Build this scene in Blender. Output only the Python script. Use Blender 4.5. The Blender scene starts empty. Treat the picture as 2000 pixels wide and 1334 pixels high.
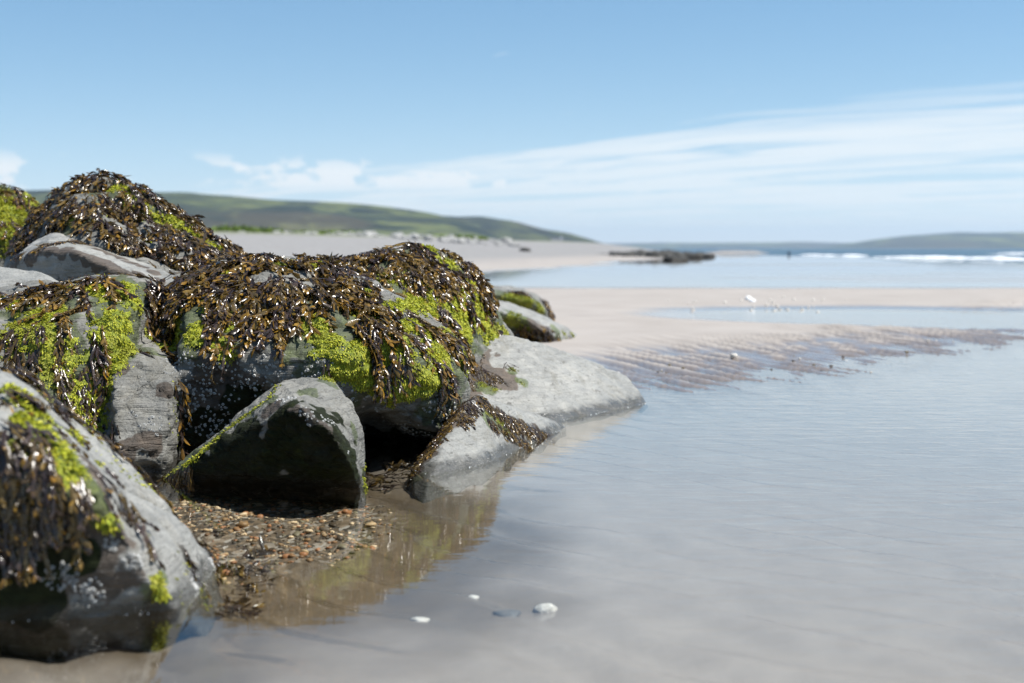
import bpy, bmesh, math, random, os
import numpy as np
from mathutils import Vector, Matrix
from mathutils.bvhtree import BVHTree

random.seed(7)
rng = np.random.default_rng(7)
S = bpy.context.scene
C = S.collection

# ------------------------------------------------------------------ camera
CAM_H = 0.80
FPX = 2778.0                                   # focal length in photo pixels (50 mm on 36 mm)
PITCH = math.atan((667 - 485) / FPX)
cd = bpy.data.cameras.new('camera')
cam = bpy.data.objects.new('camera', cd); C.objects.link(cam)
cam.location = (0, 0, CAM_H)
cam.rotation_euler = (math.radians(90) - PITCH, 0, 0)
cd.lens = 50; cd.sensor_width = 36
cd.clip_start = 0.05; cd.clip_end = 40000
cd.dof.use_dof = True
cd.dof.focus_distance = 5.35
cd.dof.aperture_fstop = 2.6
S.camera = cam

# ------------------------------------------------------------------ sun and sky
SUN = Vector((0.50, -0.12, 0.85)).normalized()   # direction towards the sun
sun_el = math.asin(SUN.z); sun_az = math.atan2(SUN.x, SUN.y)
sd = bpy.data.lights.new('sun', 'SUN'); sd.energy = 5.0; sd.angle = math.radians(0.53); sd.color = (1.0, 0.962, 0.905)
so = bpy.data.objects.new('sun', sd); C.objects.link(so)
so.rotation_euler = (-SUN).to_track_quat('-Z', 'Y').to_euler()

W = bpy.data.worlds.new('World'); S.world = W; W.use_nodes = True
def world():
    nt = W.node_tree; nt.nodes.clear(); N = nt.nodes.new; L = nt.links.new
    out = N('ShaderNodeOutputWorld'); bg = N('ShaderNodeBackground'); bg.inputs['Strength'].default_value = 0.088
    sky = N('ShaderNodeTexSky'); sky.sky_type = 'NISHITA'; sky.sun_disc = False
    sky.sun_elevation = sun_el; sky.sun_rotation = sun_az
    sky.altitude = 0; sky.air_density = 1.0; sky.dust_density = 0.3; sky.ozone_density = 1.3
    tc = N('ShaderNodeTexCoord'); lift = N('ShaderNodeVectorMath'); lift.operation = 'ADD'; lift.inputs[1].default_value = (0, 0, 0.085); L(tc.outputs['Generated'], lift.inputs[0]); L(lift.outputs[0], sky.inputs['Vector'])
    sep = N('ShaderNodeSeparateXYZ'); L(tc.outputs['Generated'], sep.inputs[0])
    def m(op, a, b=None, c=None, clamp=False):
        n = N('ShaderNodeMath'); n.operation = op; n.use_clamp = clamp
        for i, v in enumerate((a, b, c)):
            if v is None: continue
            if isinstance(v, (int, float)): n.inputs[i].default_value = v
            else: L(v, n.inputs[i])
        return n.outputs[0]
    def sstep(v, lo, hi):
        n = N('ShaderNodeMapRange'); n.interpolation_type = 'SMOOTHSTEP'
        L(v, n.inputs[0]); n.inputs[1].default_value = lo; n.inputs[2].default_value = hi
        return n.outputs[0]
    def noise(vec, scale, detail=4, rough=0.55, dist=0.0):
        n = N('ShaderNodeTexNoise'); L(vec, n.inputs['Vector']); n.inputs['Scale'].default_value = scale
        n.inputs['Detail'].default_value = detail; n.inputs['Roughness'].default_value = rough; n.inputs['Distortion'].default_value = dist
        return n.outputs['Fac']
    def comb(x, y, z=0.0):
        n = N('ShaderNodeCombineXYZ')
        for i, v in enumerate((x, y, z)):
            if isinstance(v, (int, float)): n.inputs[i].default_value = v
            else: L(v, n.inputs[i])
        return n.outputs[0]
    x, y, z = sep.outputs
    zz = m('MAXIMUM', z, 0.0)
    az = m('ARCTAN2', x, y)                               # radians, 0 straight ahead
    el = m('ARCSINE', zz)
    # cirrus sheet lying on a flat cloud layer: plane coordinates p = xy/(z+e)
    den = m('ADD', zz, 0.012)
    px = m('DIVIDE', x, den); py = m('DIVIDE', y, den)
    # streaks run along direction (cos a, sin a) in the layer
    ca, sa = math.cos(math.radians(-52)), math.sin(math.radians(-52))
    along = m('ADD', m('MULTIPLY', px, ca), m('MULTIPLY', py, sa))
    across = m('ADD', m('MULTIPLY', px, -sa), m('MULTIPLY', py, ca))
    warp = noise(comb(m('MULTIPLY', along, 0.16), m('MULTIPLY', across, 0.3)), 1.0, 3)
    ac2 = m('ADD', across, m('MULTIPLY', m('SUBTRACT', warp, 0.5), 3.6))
    n1 = noise(comb(m('MULTIPLY', along, 0.17), m('MULTIPLY', ac2, 0.9), 3.1), 1.0, 8, 0.62, 0.9)
    n2 = noise(comb(m('MULTIPLY', along, 0.5), m('MULTIPLY', ac2, 2.2), 9.7), 1.0, 6, 0.6, 0.3)
    edge = sstep(ac2, 5.4, 9.0)
    dens = m('ADD', m('MULTIPLY', n1, 0.75), m('MULTIPLY', n2, 0.25))
    sheet = m('MULTIPLY', sstep(m('ADD', dens, m('MULTIPLY', edge, 0.20)), 0.525, 0.74), edge)
    # scattered wisps in the open sky
    wz = noise(comb(m('MULTIPLY', along, 0.9), m('MULTIPLY', ac2, 3.4), 21.0), 1.0, 5, 0.55, 0.2)
    wisps = m('MULTIPLY', sstep(wz, 0.66, 0.78), 0.5)
    # low cumulus row just over the land: puffs in azimuth/elevation
    cu = noise(comb(m('MULTIPLY', az, 16.0), m('MULTIPLY', el, 42.0), 4.4), 1.0, 6, 0.6, 0.2)
    cb = m('MULTIPLY', sstep(el, 0.030, 0.046), m('SUBTRACT', 1.0, sstep(el, 0.052, 0.074)))
    cum = m('MULTIPLY', m('MULTIPLY', sstep(cu, 0.46, 0.54), cb), m('SUBTRACT', 1.0, sstep(az, 0.0, 0.16)))
    # milky veil towards the horizon
    veil = m('MULTIPLY', m('POWER', 2.718, m('MULTIPLY', el, -21.0)), 0.92)
    a = m('MAXIMUM', m('MULTIPLY', sheet, 0.78), wisps); a = m('MAXIMUM', a, m('MULTIPLY', cum, 0.9))
    a = m('MAXIMUM', a, veil)
    hs = N('ShaderNodeHueSaturation'); hs.inputs['Saturation'].default_value = 1.12; hs.inputs['Value'].default_value = 1.0; L(sky.outputs[0], hs.inputs['Color'])
    mix = N('ShaderNodeMix'); mix.data_type = 'RGBA'; L(a, mix.inputs[0]); cy = N('ShaderNodeMix'); cy.data_type = 'RGBA'; cy.blend_type = 'MULTIPLY'; cy.inputs[0].default_value = 1.0; L(hs.outputs[0], cy.inputs[6]); cy.inputs[7].default_value = (0.90, 1.03, 1.0, 1); L(cy.outputs[2], mix.inputs[6])
    mix.inputs[7].default_value = (6.5, 6.75, 6.85, 1)
    L(mix.outputs[2], bg.inputs['Color']); L(bg.outputs[0], out.inputs['Surface'])
world()

S.view_settings.view_transform = 'Standard'; S.view_settings.look = 'None'
S.view_settings.gamma = 1.0; S.view_settings.use_curve_mapping = False
S.view_settings.exposure = 0.78
S.render.engine = 'CYCLES'
S.cycles.use_denoising = True
S.cycles.max_bounces = 8; S.cycles.diffuse_bounces = 2; S.cycles.glossy_bounces = 4
S.cycles.transparent_max_bounces = 12; S.cycles.volume_bounces = 0
S.cycles.sample_clamp_indirect = 8.0; S.cycles.sample_clamp_direct = 0.0
S.cycles.caustics_reflective = False; S.cycles.caustics_refractive = False

# ------------------------------------------------------------------ helpers
cp, sp = math.cos(PITCH), math.sin(PITCH)
def raydir(px, py):
    a = (px - 1000) / FPX; b = (667 - py) / FPX
    return Vector((a, b * sp + cp, b * cp - sp))
def P(px, py, Y):
    d = raydir(px, py); return Vector((0, 0, CAM_H)) + d * (Y / d.y)
def Wp(px, Y, z):
    return Vector(((px - 1000) / FPX * Y, Y, z))
def G(px, py, z=0.0):
    d = raydir(px, py); return Vector((0, 0, CAM_H)) + d * ((z - CAM_H) / d.z)

def _hash(ix, iy, iz, seed):
    h = (ix.astype(np.int64) * 374761393 + iy.astype(np.int64) * 668265263 + iz.astype(np.int64) * 2147483647 + seed * 1274126177) & 0xffffffff
    h = ((h ^ (h >> 13)) * 1274126177) & 0xffffffff
    h = ((h ^ (h >> 16)) * 2246822519) & 0xffffffff
    return (h ^ (h >> 15)) & 0xffffffff
def perlin(p, seed=0):
    p = np.asarray(p, float); i = np.floor(p).astype(np.int64); f = p - i
    u = f * f * f * (f * (f * 6 - 15) + 10)
    r = 0.0
    for dx in (0, 1):
        wx = u[:, 0] if dx else 1 - u[:, 0]
        for dy in (0, 1):
            wy = u[:, 1] if dy else 1 - u[:, 1]
            for dz in (0, 1):
                wz = u[:, 2] if dz else 1 - u[:, 2]
                h = _hash(i[:, 0] + dx, i[:, 1] + dy, i[:, 2] + dz, seed)
                gx = (h & 1023) / 511.5 - 1; gy = ((h >> 10) & 1023) / 511.5 - 1; gz = ((h >> 20) & 1023) / 511.5 - 1
                r = r + wx * wy * wz * (gx * (f[:, 0] - dx) + gy * (f[:, 1] - dy) + gz * (f[:, 2] - dz))
    return r
def fbm(p, seed=0, octs=4, gain=0.5):
    p = np.asarray(p, float); r = 0; a = 1
    for o in range(octs):
        r = r + a * perlin(p * 2 ** o + 17.3 * o, seed + o); a *= gain
    return r
def sst(x, a, b):
    t = np.clip((x - a) / (b - a), 0, 1); return t * t * (3 - 2 * t)

def np_mesh(name, v, f, smooth=True, cols=None):
    """v (n,3); f (m,4) or (m,3) index array"""
    me = bpy.data.meshes.new(name); v = np.asarray(v, np.float32); f = np.asarray(f, np.int32)
    k = f.shape[1]; me.vertices.add(len(v)); me.vertices.foreach_set('co', v.ravel())
    me.loops.add(f.size); me.loops.foreach_set('vertex_index', f.ravel())
    me.polygons.add(len(f)); me.polygons.foreach_set('loop_start', np.arange(0, f.size, k, dtype=np.int32))
    me.polygons.foreach_set('use_smooth', np.full(len(f), smooth))
    me.update(calc_edges=True)
    if cols is not None:
        for nm, c in cols.items():
            c = np.asarray(c, np.float32)
            if c.ndim == 1:
                a = me.attributes.new(nm, 'FLOAT', 'POINT'); a.data.foreach_set('value', c)
            else:
                a = me.attributes.new(nm, 'FLOAT_COLOR', 'POINT')
                cc = np.ones((len(c), 4), np.float32); cc[:, :3] = c; a.data.foreach_set('color', cc.ravel())
    return me
def link(name, me, mat=None, parent=None, label=None, cat=None, group=None, kind=None, loc=None):
    o = bpy.data.objects.new(name, me); C.objects.link(o)
    if mat is not None and me is not None and not me.materials: me.materials.append(mat)
    if parent is not None: o.parent = parent
    if loc is not None: o.location = loc
    if label: o['label'] = label
    if cat: o['category'] = cat
    if group: o['group'] = group
    if kind: o['kind'] = kind
    return o

# ------------------------------------------------------------------ materials
class NT:
    def __init__(s, name):
        s.mat = bpy.data.materials.new(name); s.mat.use_nodes = True
        s.nt = s.mat.node_tree; s.nt.nodes.clear()
        s.out = s.N('ShaderNodeOutputMaterial')
    def N(s, t): return s.nt.nodes.new(t)
    def L(s, a, b): s.nt.links.new(a, b)
    def put(s, v, inp):
        if hasattr(v, 'node'): s.L(v, inp)
        else: inp.default_value = v
    def m(s, op, a, b=0.0, clamp=False):
        n = s.N('ShaderNodeMath'); n.operation = op; n.use_clamp = clamp
        s.put(a, n.inputs[0]); s.put(b, n.inputs[1]); return n.outputs[0]
    def geo(s): 
        return s.N('ShaderNodeNewGeometry')
    def mapping(s, v, sc=(1, 1, 1), rot=(0, 0, 0)):
        n = s.N('ShaderNodeMapping'); s.L(v, n.inputs[0]); n.inputs['Scale'].default_value = sc; n.inputs['Rotation'].default_value = rot; return n.outputs[0]
    def noise(s, v, scale, detail=4, rough=0.55, dist=0.0, col=False):
        n = s.N('ShaderNodeTexNoise'); s.L(v, n.inputs['Vector']); n.inputs['Scale'].default_value = scale
        n.inputs['Detail'].default_value = detail; n.inputs['Roughness'].default_value = rough; n.inputs['Distortion'].default_value = dist
        return n.outputs['Color' if col else 'Fac']
    def vor(s, v, scale, feat='F1', out='Distance'):
        n = s.N('ShaderNodeTexVoronoi'); n.feature = feat; s.L(v, n.inputs['Vector']); n.inputs['Scale'].default_value = scale; return n.outputs[out]
    def ss(s, v, lo, hi, a=0.0, b=1.0):
        n = s.N('ShaderNodeMapRange'); n.interpolation_type = 'SMOOTHSTEP'; s.L(v, n.inputs[0])
        n.inputs[1].default_value = lo; n.inputs[2].default_value = hi; n.inputs[3].default_value = a; n.inputs[4].default_value = b; return n.outputs[0]
    def mix(s, f, a, b, mode='MIX'):
        n = s.N('ShaderNodeMix'); n.data_type = 'RGBA'; n.blend_type = mode
        s.put(f, n.inputs[0])
        for v, i in ((a, 6), (b, 7)):
            if hasattr(v, 'node'): s.L(v, n.inputs[i])
            else: n.inputs[i].default_value = (*v, 1) if len(v) == 3 else v
        return n.outputs[2]
    def ramp(s, v, stops):
        n = s.N('ShaderNodeValToRGB'); s.L(v, n.inputs[0]); cr = n.color_ramp
        while len(cr.elements) < len(stops): cr.elements.new(0.5)
        for e, (p, c) in zip(cr.elements, stops): e.position = p; e.color = (*c, 1)
        return n.outputs[0]
    def attr(s, name, out='Fac'):
        n = s.N('ShaderNodeAttribute'); n.attribute_name = name; return n.outputs[out]
    def bump(s, h, strength=0.5, dist=0.01, normal=None):
        n = s.N('ShaderNodeBump'); n.inputs['Strength'].default_value = strength; n.inputs['Distance'].default_value = dist
        s.L(h, n.inputs['Height'])
        if normal is not None: s.L(normal, n.inputs['Normal'])
        return n.outputs[0]
    def principled(s, **k):
        n = s.N('ShaderNodeBsdfPrincipled')
        for kk, v in k.items(): 
            inp = n.inputs[kk.replace('_', ' ')]
            if isinstance(v, tuple) and len(v) == 3 and inp.type == 'RGBA': v = (*v, 1)
            s.put(v, inp)
        return n.outputs[0]
    def done(s, sh): s.L(sh, s.out.inputs['Surface']); return s.mat

def rock_material(name, tint=(1, 1, 1), cracks=1.0, lam=1.0, relief=0.03):
    t = NT(name); g = t.geo(); pos = g.outputs['Position']
    big = t.noise(pos, 3.0, 5, 0.6, 0.6); mid = t.noise(pos, 14, 6, 0.65, 0.3); fine = t.noise(pos, 120, 4, 0.7)
    lamv = t.mapping(pos, (3, 6, 55), (math.radians(24), math.radians(18), 0.4))
    la = t.noise(lamv, 1.6, 6, 0.65, 0.9)
    c = t.ramp(big, [(0.25, (0.12, 0.122, 0.115)), (0.5, (0.20, 0.20, 0.188)), (0.75, (0.27, 0.265, 0.245))])
    c = t.mix(t.ss(la, 0.42, 0.66, 0.0, 0.5 * lam), c, (0.10, 0.10, 0.098))
    crk = t.vor(t.mapping(pos, (2.2, 2.2, 4.5), (0.5, 0.3, 0.2)), 1.0, 'DISTANCE_TO_EDGE'); crk = t.m('ADD', crk, t.m('MULTIPLY', t.m('SUBTRACT', mid, 0.5), 0.10)); crack = t.ss(crk, 0.0, 0.022, 1.0, 0.0)
    c = t.mix(t.m('MULTIPLY', crack, 0.45 * cracks), c, (0.04, 0.038, 0.035))
    c = t.mix(t.ss(mid, 0.50, 0.72, 0.0, 0.5), c, (0.32, 0.31, 0.285))
    spots = t.noise(pos, 30, 5, 0.75, 1.0)
    dirt = t.noise(pos, 7, 6, 0.7, 0.8); c = t.mix(t.ss(dirt, 0.50, 0.68, 0.0, 0.55), c, (0.10, 0.092, 0.068))
    c = t.mix(t.ss(spots, 0.56, 0.66, 0.0, 0.65), c, (0.085, 0.08, 0.07))
    c = t.mix(t.ss(fine, 0.35, 0.75, 0.0, 0.3), c, (0.35, 0.345, 0.325))
    # algal film (brown / green) and painted shade: attribute painted by patch
    alg = t.attr('algae'); brn = t.attr('brown'); shd = t.attr('algae_shade')
    filmn = t.noise(pos, 26, 5, 0.7, 0.8)
    f1 = t.ss(t.m('ADD', t.m('MULTIPLY', alg, 1.2), t.m('MULTIPLY', t.noise(pos, 60, 5, 0.75, 0.6), 1.3)), 1.15, 1.75, 0.0, 0.75)
    f2 = t.ss(t.m('ADD', t.m('MULTIPLY', brn, 1.2), t.m('MULTIPLY', filmn, 0.6)), 0.62, 1.05, 0.0, 0.92)
    c = t.mix(f2, c, t.ramp(mid, [(0.3, (0.03, 0.024, 0.018)), (0.6, (0.08, 0.058, 0.042)), (0.8, (0.16, 0.125, 0.09))]))
    c = t.mix(f1, c, t.ramp(filmn, [(0.3, (0.02, 0.03, 0.008)), (0.55, (0.06, 0.085, 0.014)), (0.8, (0.15, 0.19, 0.03))]))
    f3 = t.ss(t.m('ADD', t.m('MULTIPLY', shd, 1.2), t.m('MULTIPLY', filmn, 0.6)), 0.62, 1.0, 0.0, 0.95)  # near-black film: shade painted into recessed faces, together with dark green algae
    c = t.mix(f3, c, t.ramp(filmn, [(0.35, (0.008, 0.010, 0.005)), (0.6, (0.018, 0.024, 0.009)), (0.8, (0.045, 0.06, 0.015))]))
    # the wet band along the water line
    sz = t.N('ShaderNodeSeparateXYZ'); t.L(pos, sz.inputs[0])
    wn = t.m('ADD', sz.outputs[2], t.m('MULTIPLY', t.m('SUBTRACT', mid, 0.5), 0.05))
    wet = t.ss(wn, 0.018, 0.05, 1.0, 0.0)
    c = t.mix(t.m('MULTIPLY', wet, 0.75), c, (0.035, 0.033, 0.027))
    c = t.mix(1.0, c, tint, 'MULTIPLY')
    h = t.m('ADD', t.m('MULTIPLY', mid, 0.9), t.m('ADD', t.m('MULTIPLY', la, 0.6 * lam), t.m('MULTIPLY', fine, 0.12)))
    h = t.m('SUBTRACT', h, t.m('MULTIPLY', t.ss(spots, 0.60, 0.72), 0.25))
    h = t.m('SUBTRACT', h, t.m('MULTIPLY', crack, 0.4 * cracks))
    b = t.bump(h, 0.8, relief)
    rough = t.m('SUBTRACT', t.ss(mid, 0.3, 0.8, 0.52, 0.75), t.m('MULTIPLY', wet, 0.40))
    return t.done(t.principled(Base_Color=c, Roughness=rough, Normal=b, Specular_IOR_Level=t.m('MULTIPLY', t.m('SUBTRACT', 1.0, t.m('MULTIPLY', f3, 0.9)), 0.42)))  # specular cut under the painted shade so it stays dark
M_rock = rock_material('rock', (0.80, 0.79, 0.75), cracks=0.5)
M_rock_smooth = rock_material('rock_smooth', (1.10, 1.10, 1.08), cracks=0.12, lam=0.9, relief=0.022)

def leafy(name, rough=0.25, trans=0.25, spec=0.6, bump=0.0):
    t = NT(name); c = t.attr('col', 'Color'); g = t.geo()
    n = t.noise(g.outputs['Position'], 90, 3); c2 = t.mix(t.ss(n, 0.35, 0.7, 0.0, 0.35), c, (0.02, 0.015, 0.008))
    k = dict(Base_Color=c2 if bump else c, Roughness=rough, Specular_IOR_Level=spec)
    if bump: k.update(Coat_Weight=0.18, Coat_Roughness=0.14)
    if bump: k['Normal'] = t.bump(n, bump, 0.004)
    p = t.principled(**k)
    tr = t.N('ShaderNodeBsdfTranslucent'); t.L(c, tr.inputs[0])
    mx = t.N('ShaderNodeMixShader'); mx.inputs[0].default_value = trans; t.L(p, mx.inputs[1]); t.L(tr.outputs[0], mx.inputs[2])
    return t.done(mx.outputs[0])
M_wrack = leafy('wrack', 0.23, 0.20, 0.5, 0.5)
M_algae = leafy('green_algae', 0.55, 0.22, 0.3)

def algae_base():
    t = NT('algae_base'); pos = t.geo().outputs['Position']
    n = t.noise(pos, 60, 5, 0.7, 0.5); n2 = t.noise(pos, 9, 4, 0.6)
    c = t.ramp(n, [(0.3, (0.03, 0.045, 0.005)), (0.5, (0.13, 0.16, 0.012)), (0.7, (0.30, 0.34, 0.028))])
    c = t.mix(t.ss(n2, 0.4, 0.7, 0, 0.45), c, (0.40, 0.40, 0.03))
    return t.done(t.principled(Base_Color=c, Roughness=0.6, Normal=t.bump(n, 0.9, 0.012), Specular_IOR_Level=0.3))
M_algae_base = algae_base()

def barnacle_mat():
    t = NT('barnacle'); pos = t.geo().outputs['Position']; n = t.noise(pos, 70, 3)
    return t.done(t.principled(Base_Color=t.ramp(n, [(0.3, (0.22, 0.22, 0.21)), (0.7, (0.46, 0.46, 0.44))]), Roughness=0.7))
M_barn = barnacle_mat()

def sand_material():
    t = NT('sand'); g = t.geo(); pos = g.outputs['Position']; sz = t.N('ShaderNodeSeparateXYZ'); t.L(pos, sz.inputs[0])
    x, y, z = sz.outputs
    n1 = t.noise(pos, 1.1, 4, 0.55); n2 = t.noise(pos, 7, 5, 0.6); n3 = t.noise(pos, 420, 3, 0.7)
    dry = t.ramp(n1, [(0.3, (0.28, 0.254, 0.228)), (0.7, (0.34, 0.312, 0.284))])
    wetc = t.ramp(n2, [(0.3, (0.165, 0.132, 0.108)), (0.7, (0.235, 0.197, 0.165))])
    shing = t.ramp(t.noise(pos, 2.2, 6, 0.75), [(0.3, (0.165, 0.163, 0.158)), (0.7, (0.265, 0.26, 0.252))])
    zz = t.m('ADD', z, t.m('MULTIPLY', t.m('SUBTRACT', n1, 0.5), 0.022))
    wet = t.ss(zz, 0.008, 0.036, 1.0, 0.0)
    c = t.mix(wet, dry, wetc)
    pool = t.ramp(n2, [(0.3, (0.265, 0.232, 0.202)), (0.7, (0.335, 0.298, 0.262))])
    c = t.mix(t.ss(z, -0.024, -0.010, 1.0, 0.0), c, pool)
    c = t.mix(t.ss(z, 0.07, 0.32), c, shing)
    grassy = t.m('MULTIPLY', t.ss(z, 1.7, 2.2), t.ss(n1, 0.40, 0.5))
    c = t.mix(grassy, c, t.ramp(n2, [(0.3, (0.07, 0.10, 0.02)), (0.7, (0.16, 0.17, 0.05))]))
    # gravelly, browner bed by the boulders
    gr = t.attr('gravel')
    gv = t.N('ShaderNodeTexVoronoi'); t.L(pos, gv.inputs['Vector']); gv.inputs['Scale'].default_value = 55
    hsv = t.N('ShaderNodeSeparateColor'); t.L(gv.outputs['Color'], hsv.inputs[0])
    gcol = t.ramp(hsv.outputs[0], [(0.1, (0.05, 0.045, 0.035)), (0.4, (0.13, 0.095, 0.06)), (0.7, (0.26, 0.19, 0.12)), (0.95, (0.42, 0.38, 0.32))])
    c = t.mix(t.m('MULTIPLY', t.attr('silt'), 0.95), c, t.ramp(n2, [(0.3, (0.065, 0.045, 0.022)), (0.7, (0.125, 0.09, 0.048))]))
    c = t.mix(gr, c, gcol)
    c = t.mix(t.ss(n3, 0.35, 0.7, 0.0, 0.3), c, (0.12, 0.09, 0.07))
    film = t.ss(zz, 0.008, 0.036, 1.0, 0.0)
    b = t.bump(n3, 0.25, 0.004)
    p = t.principled(Base_Color=c, Roughness=t.ss(wet, 0.0, 1.0, 0.85, 0.5), Normal=b, Specular_IOR_Level=0.35,
                     Coat_Weight=t.m('MULTIPLY', film, 0.9), Coat_Roughness=0.09, Coat_IOR=1.4)
    return t.done(p)
M_sand = sand_material()

def water_material():
    t = NT('water'); pos = t.geo().outputs['Position']
    a = t.noise(t.mapping(pos, (2.2, 6.5, 1), (0, 0, math.radians(4))), 1.6, 4, 0.5, 0.4)
    b_ = t.noise(t.mapping(pos, (6, 17, 1), (0, 0, math.radians(-7))), 1.5, 3, 0.5, 0.3)
    calm = t.noise(pos, 0.35, 2)
    h = t.m('ADD', t.m('MULTIPLY', a, 0.75), t.m('MULTIPLY', b_, 0.30))
    sx = t.N('ShaderNodeSeparateXYZ'); t.L(pos, sx.inputs[0])
    h = t.m('MULTIPLY', t.m('MULTIPLY', h, t.ss(calm, 0.35, 0.65, 0.6, 1.15)), t.ss(t.m('ADD', sx.outputs[0], t.m('MULTIPLY', sx.outputs[1], 0.08)), 0.1, 1.6, 0.75, 3.0))
    h = t.m('MULTIPLY', h, t.ss(sx.outputs[1], 9.0, 24.0, 1.0, 0.10))
    bp = t.bump(h, 1.0, 0.0013)
    fr = t.N('ShaderNodeFresnel'); fr.inputs['IOR'].default_value = 1.333; t.L(bp, fr.inputs['Normal'])
    tr = t.N('ShaderNodeBsdfTransparent'); tr.inputs[0].default_value = (0.92, 0.945, 0.94, 1)
    gl = t.N('ShaderNodeBsdfGlossy'); gl.inputs['Roughness'].default_value = 0.0; gl.inputs['Color'].default_value = (1, 1, 1, 1); t.L(bp, gl.inputs['Normal'])
    mx = t.N('ShaderNodeMixShader'); t.L(fr.outputs[0], mx.inputs[0]); t.L(tr.outputs[0], mx.inputs[1]); t.L(gl.outputs[0], mx.inputs[2])
    return t.done(mx.outputs[0])
M_water = water_material()
def sea_material():
    t = NT('sea'); pos = t.geo().outputs['Position']
    a = t.noise(t.mapping(pos, (0.12, 0.5, 1)), 1.0, 5, 0.6, 0.3)
    c = t.ramp(a, [(0.35, (0.035, 0.068, 0.095)), (0.7, (0.06, 0.105, 0.135))])
    return t.done(t.principled(Base_Color=c, Roughness=0.3, Normal=t.bump(a, 1.0, 0.8), IOR=1.33))
M_sea = sea_material()
def plain(name, c, rough=0.7, nscale=None, c2=None, bump=0.0, spec=0.4):
    t = NT(name); pos = t.geo().outputs['Position']
    n = t.noise(pos, nscale or 10, 5, 0.65)
    col = t.ramp(n, [(0.3, c), (0.7, c2 or tuple(min(1, x * 1.4) for x in c))])
    k = dict(Base_Color=col, Roughness=rough, Specular_IOR_Level=spec)
    if bump: k['Normal'] = t.bump(n, 0.8, bump)
    return t.done(t.principled(**k))
M_foam = plain('foam', (0.62, 0.64, 0.65), 0.8, 4, (0.82, 0.83, 0.83))
M_shell = plain('shell', (0.40, 0.36, 0.30), 0.5, 90, (0.74, 0.71, 0.65), 0.01)
M_reef = plain('reef_rock', (0.02, 0.02, 0.018), 0.7, 1.2, (0.06, 0.055, 0.045), 0.3)
M_dark = plain('dark_wood', (0.02, 0.018, 0.016), 0.7, 5)
M_whitewall = plain('whitewash', (0.70, 0.69, 0.66), 0.8, 1)
M_slate = plain('slate', (0.08, 0.085, 0.095), 0.6, 2)
M_grass = plain('grass', (0.06, 0.11, 0.015), 0.8, 0.8, (0.17, 0.22, 0.04))
M_stone = plain('shore_stone', (0.16, 0.16, 0.155), 0.8, 1.5, (0.40, 0.39, 0.37))
def hill_material(name, near, dark=1.0):
    t = NT(name); pos = t.geo().outputs['Position']
    s = 1.0 if near else 0.35
    n = t.noise(t.mapping(pos, (1, 0.6, 3.0)), 0.0085 * s, 6, 0.6, 1.2); n2 = t.noise(pos, 0.035 * s, 6, 0.65, 0.3)
    c = t.ramp(n, [(0.42, (0.010, 0.018, 0.013)), (0.48, (0.022, 0.032, 0.02)), (0.54, (0.07, 0.085, 0.03)), (0.64, (0.115, 0.13, 0.045)), (0.76, (0.085, 0.072, 0.045))])
    c = t.mix(t.ss(n2, 0.47, 0.58, 0.0, 0.7), c, (0.022, 0.028, 0.02))
    n4 = t.noise(t.mapping(pos, (1, 0.5, 4.0)), 0.004 * s, 4, 0.5, 0.5); c = t.mix(t.ss(n4, 0.52, 0.62, 0.0, 0.4), c, (0.085, 0.065, 0.04))
    sz = t.N('ShaderNodeSeparateXYZ'); t.L(pos, sz.inputs[0])
    c = t.mix(1.0, c, (dark, dark, dark), 'MULTIPLY')
    return t.done(t.principled(Base_Color=c, Roughness=0.9, Specular_IOR_Level=0.1))
M_hill = hill_material('hill_grass', True); M_coast = hill_material('coast', False); M_headland = hill_material('headland_grass', True, 0.62)

# ------------------------------------------------------------------ ground: one sheet of sand
EDGE = np.array([(-30, 4), (-3.5, 5.4), (0.2, 7.4), (0.73, 8.0), (1.25, 8.55), (2.0, 9.25), (3.1, 10.75), (4.6, 12.8), (8, 18.5), (30, 45), (200, 300)], float)
def edge_y(x): return np.interp(x, EDGE[:, 0], EDGE[:, 1])
def gravel_mask(x, y):
    px = 1000 + x / y * FPX; d = np.maximum(y, 0.5)
    cx, cy = -0.98, 4.45
    q = ((x - cx) / 0.58) ** 2 + ((y - cy) / 0.80) ** 2
    n = fbm(np.stack([x * 3, y * 3, 0 * x], 1), 91, 3)
    return 1 - sst(q + n * 0.5, 0.55, 1.25)
def silt_mask(x, y):
    q = ((x + 0.75) / 0.95) ** 2 + ((y - 4.2) / 1.35) ** 2
    return 1 - sst(q + fbm(np.stack([x * 2, y * 2, 0 * x], 1), 95, 3) * 0.6, 0.5, 1.3)
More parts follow.
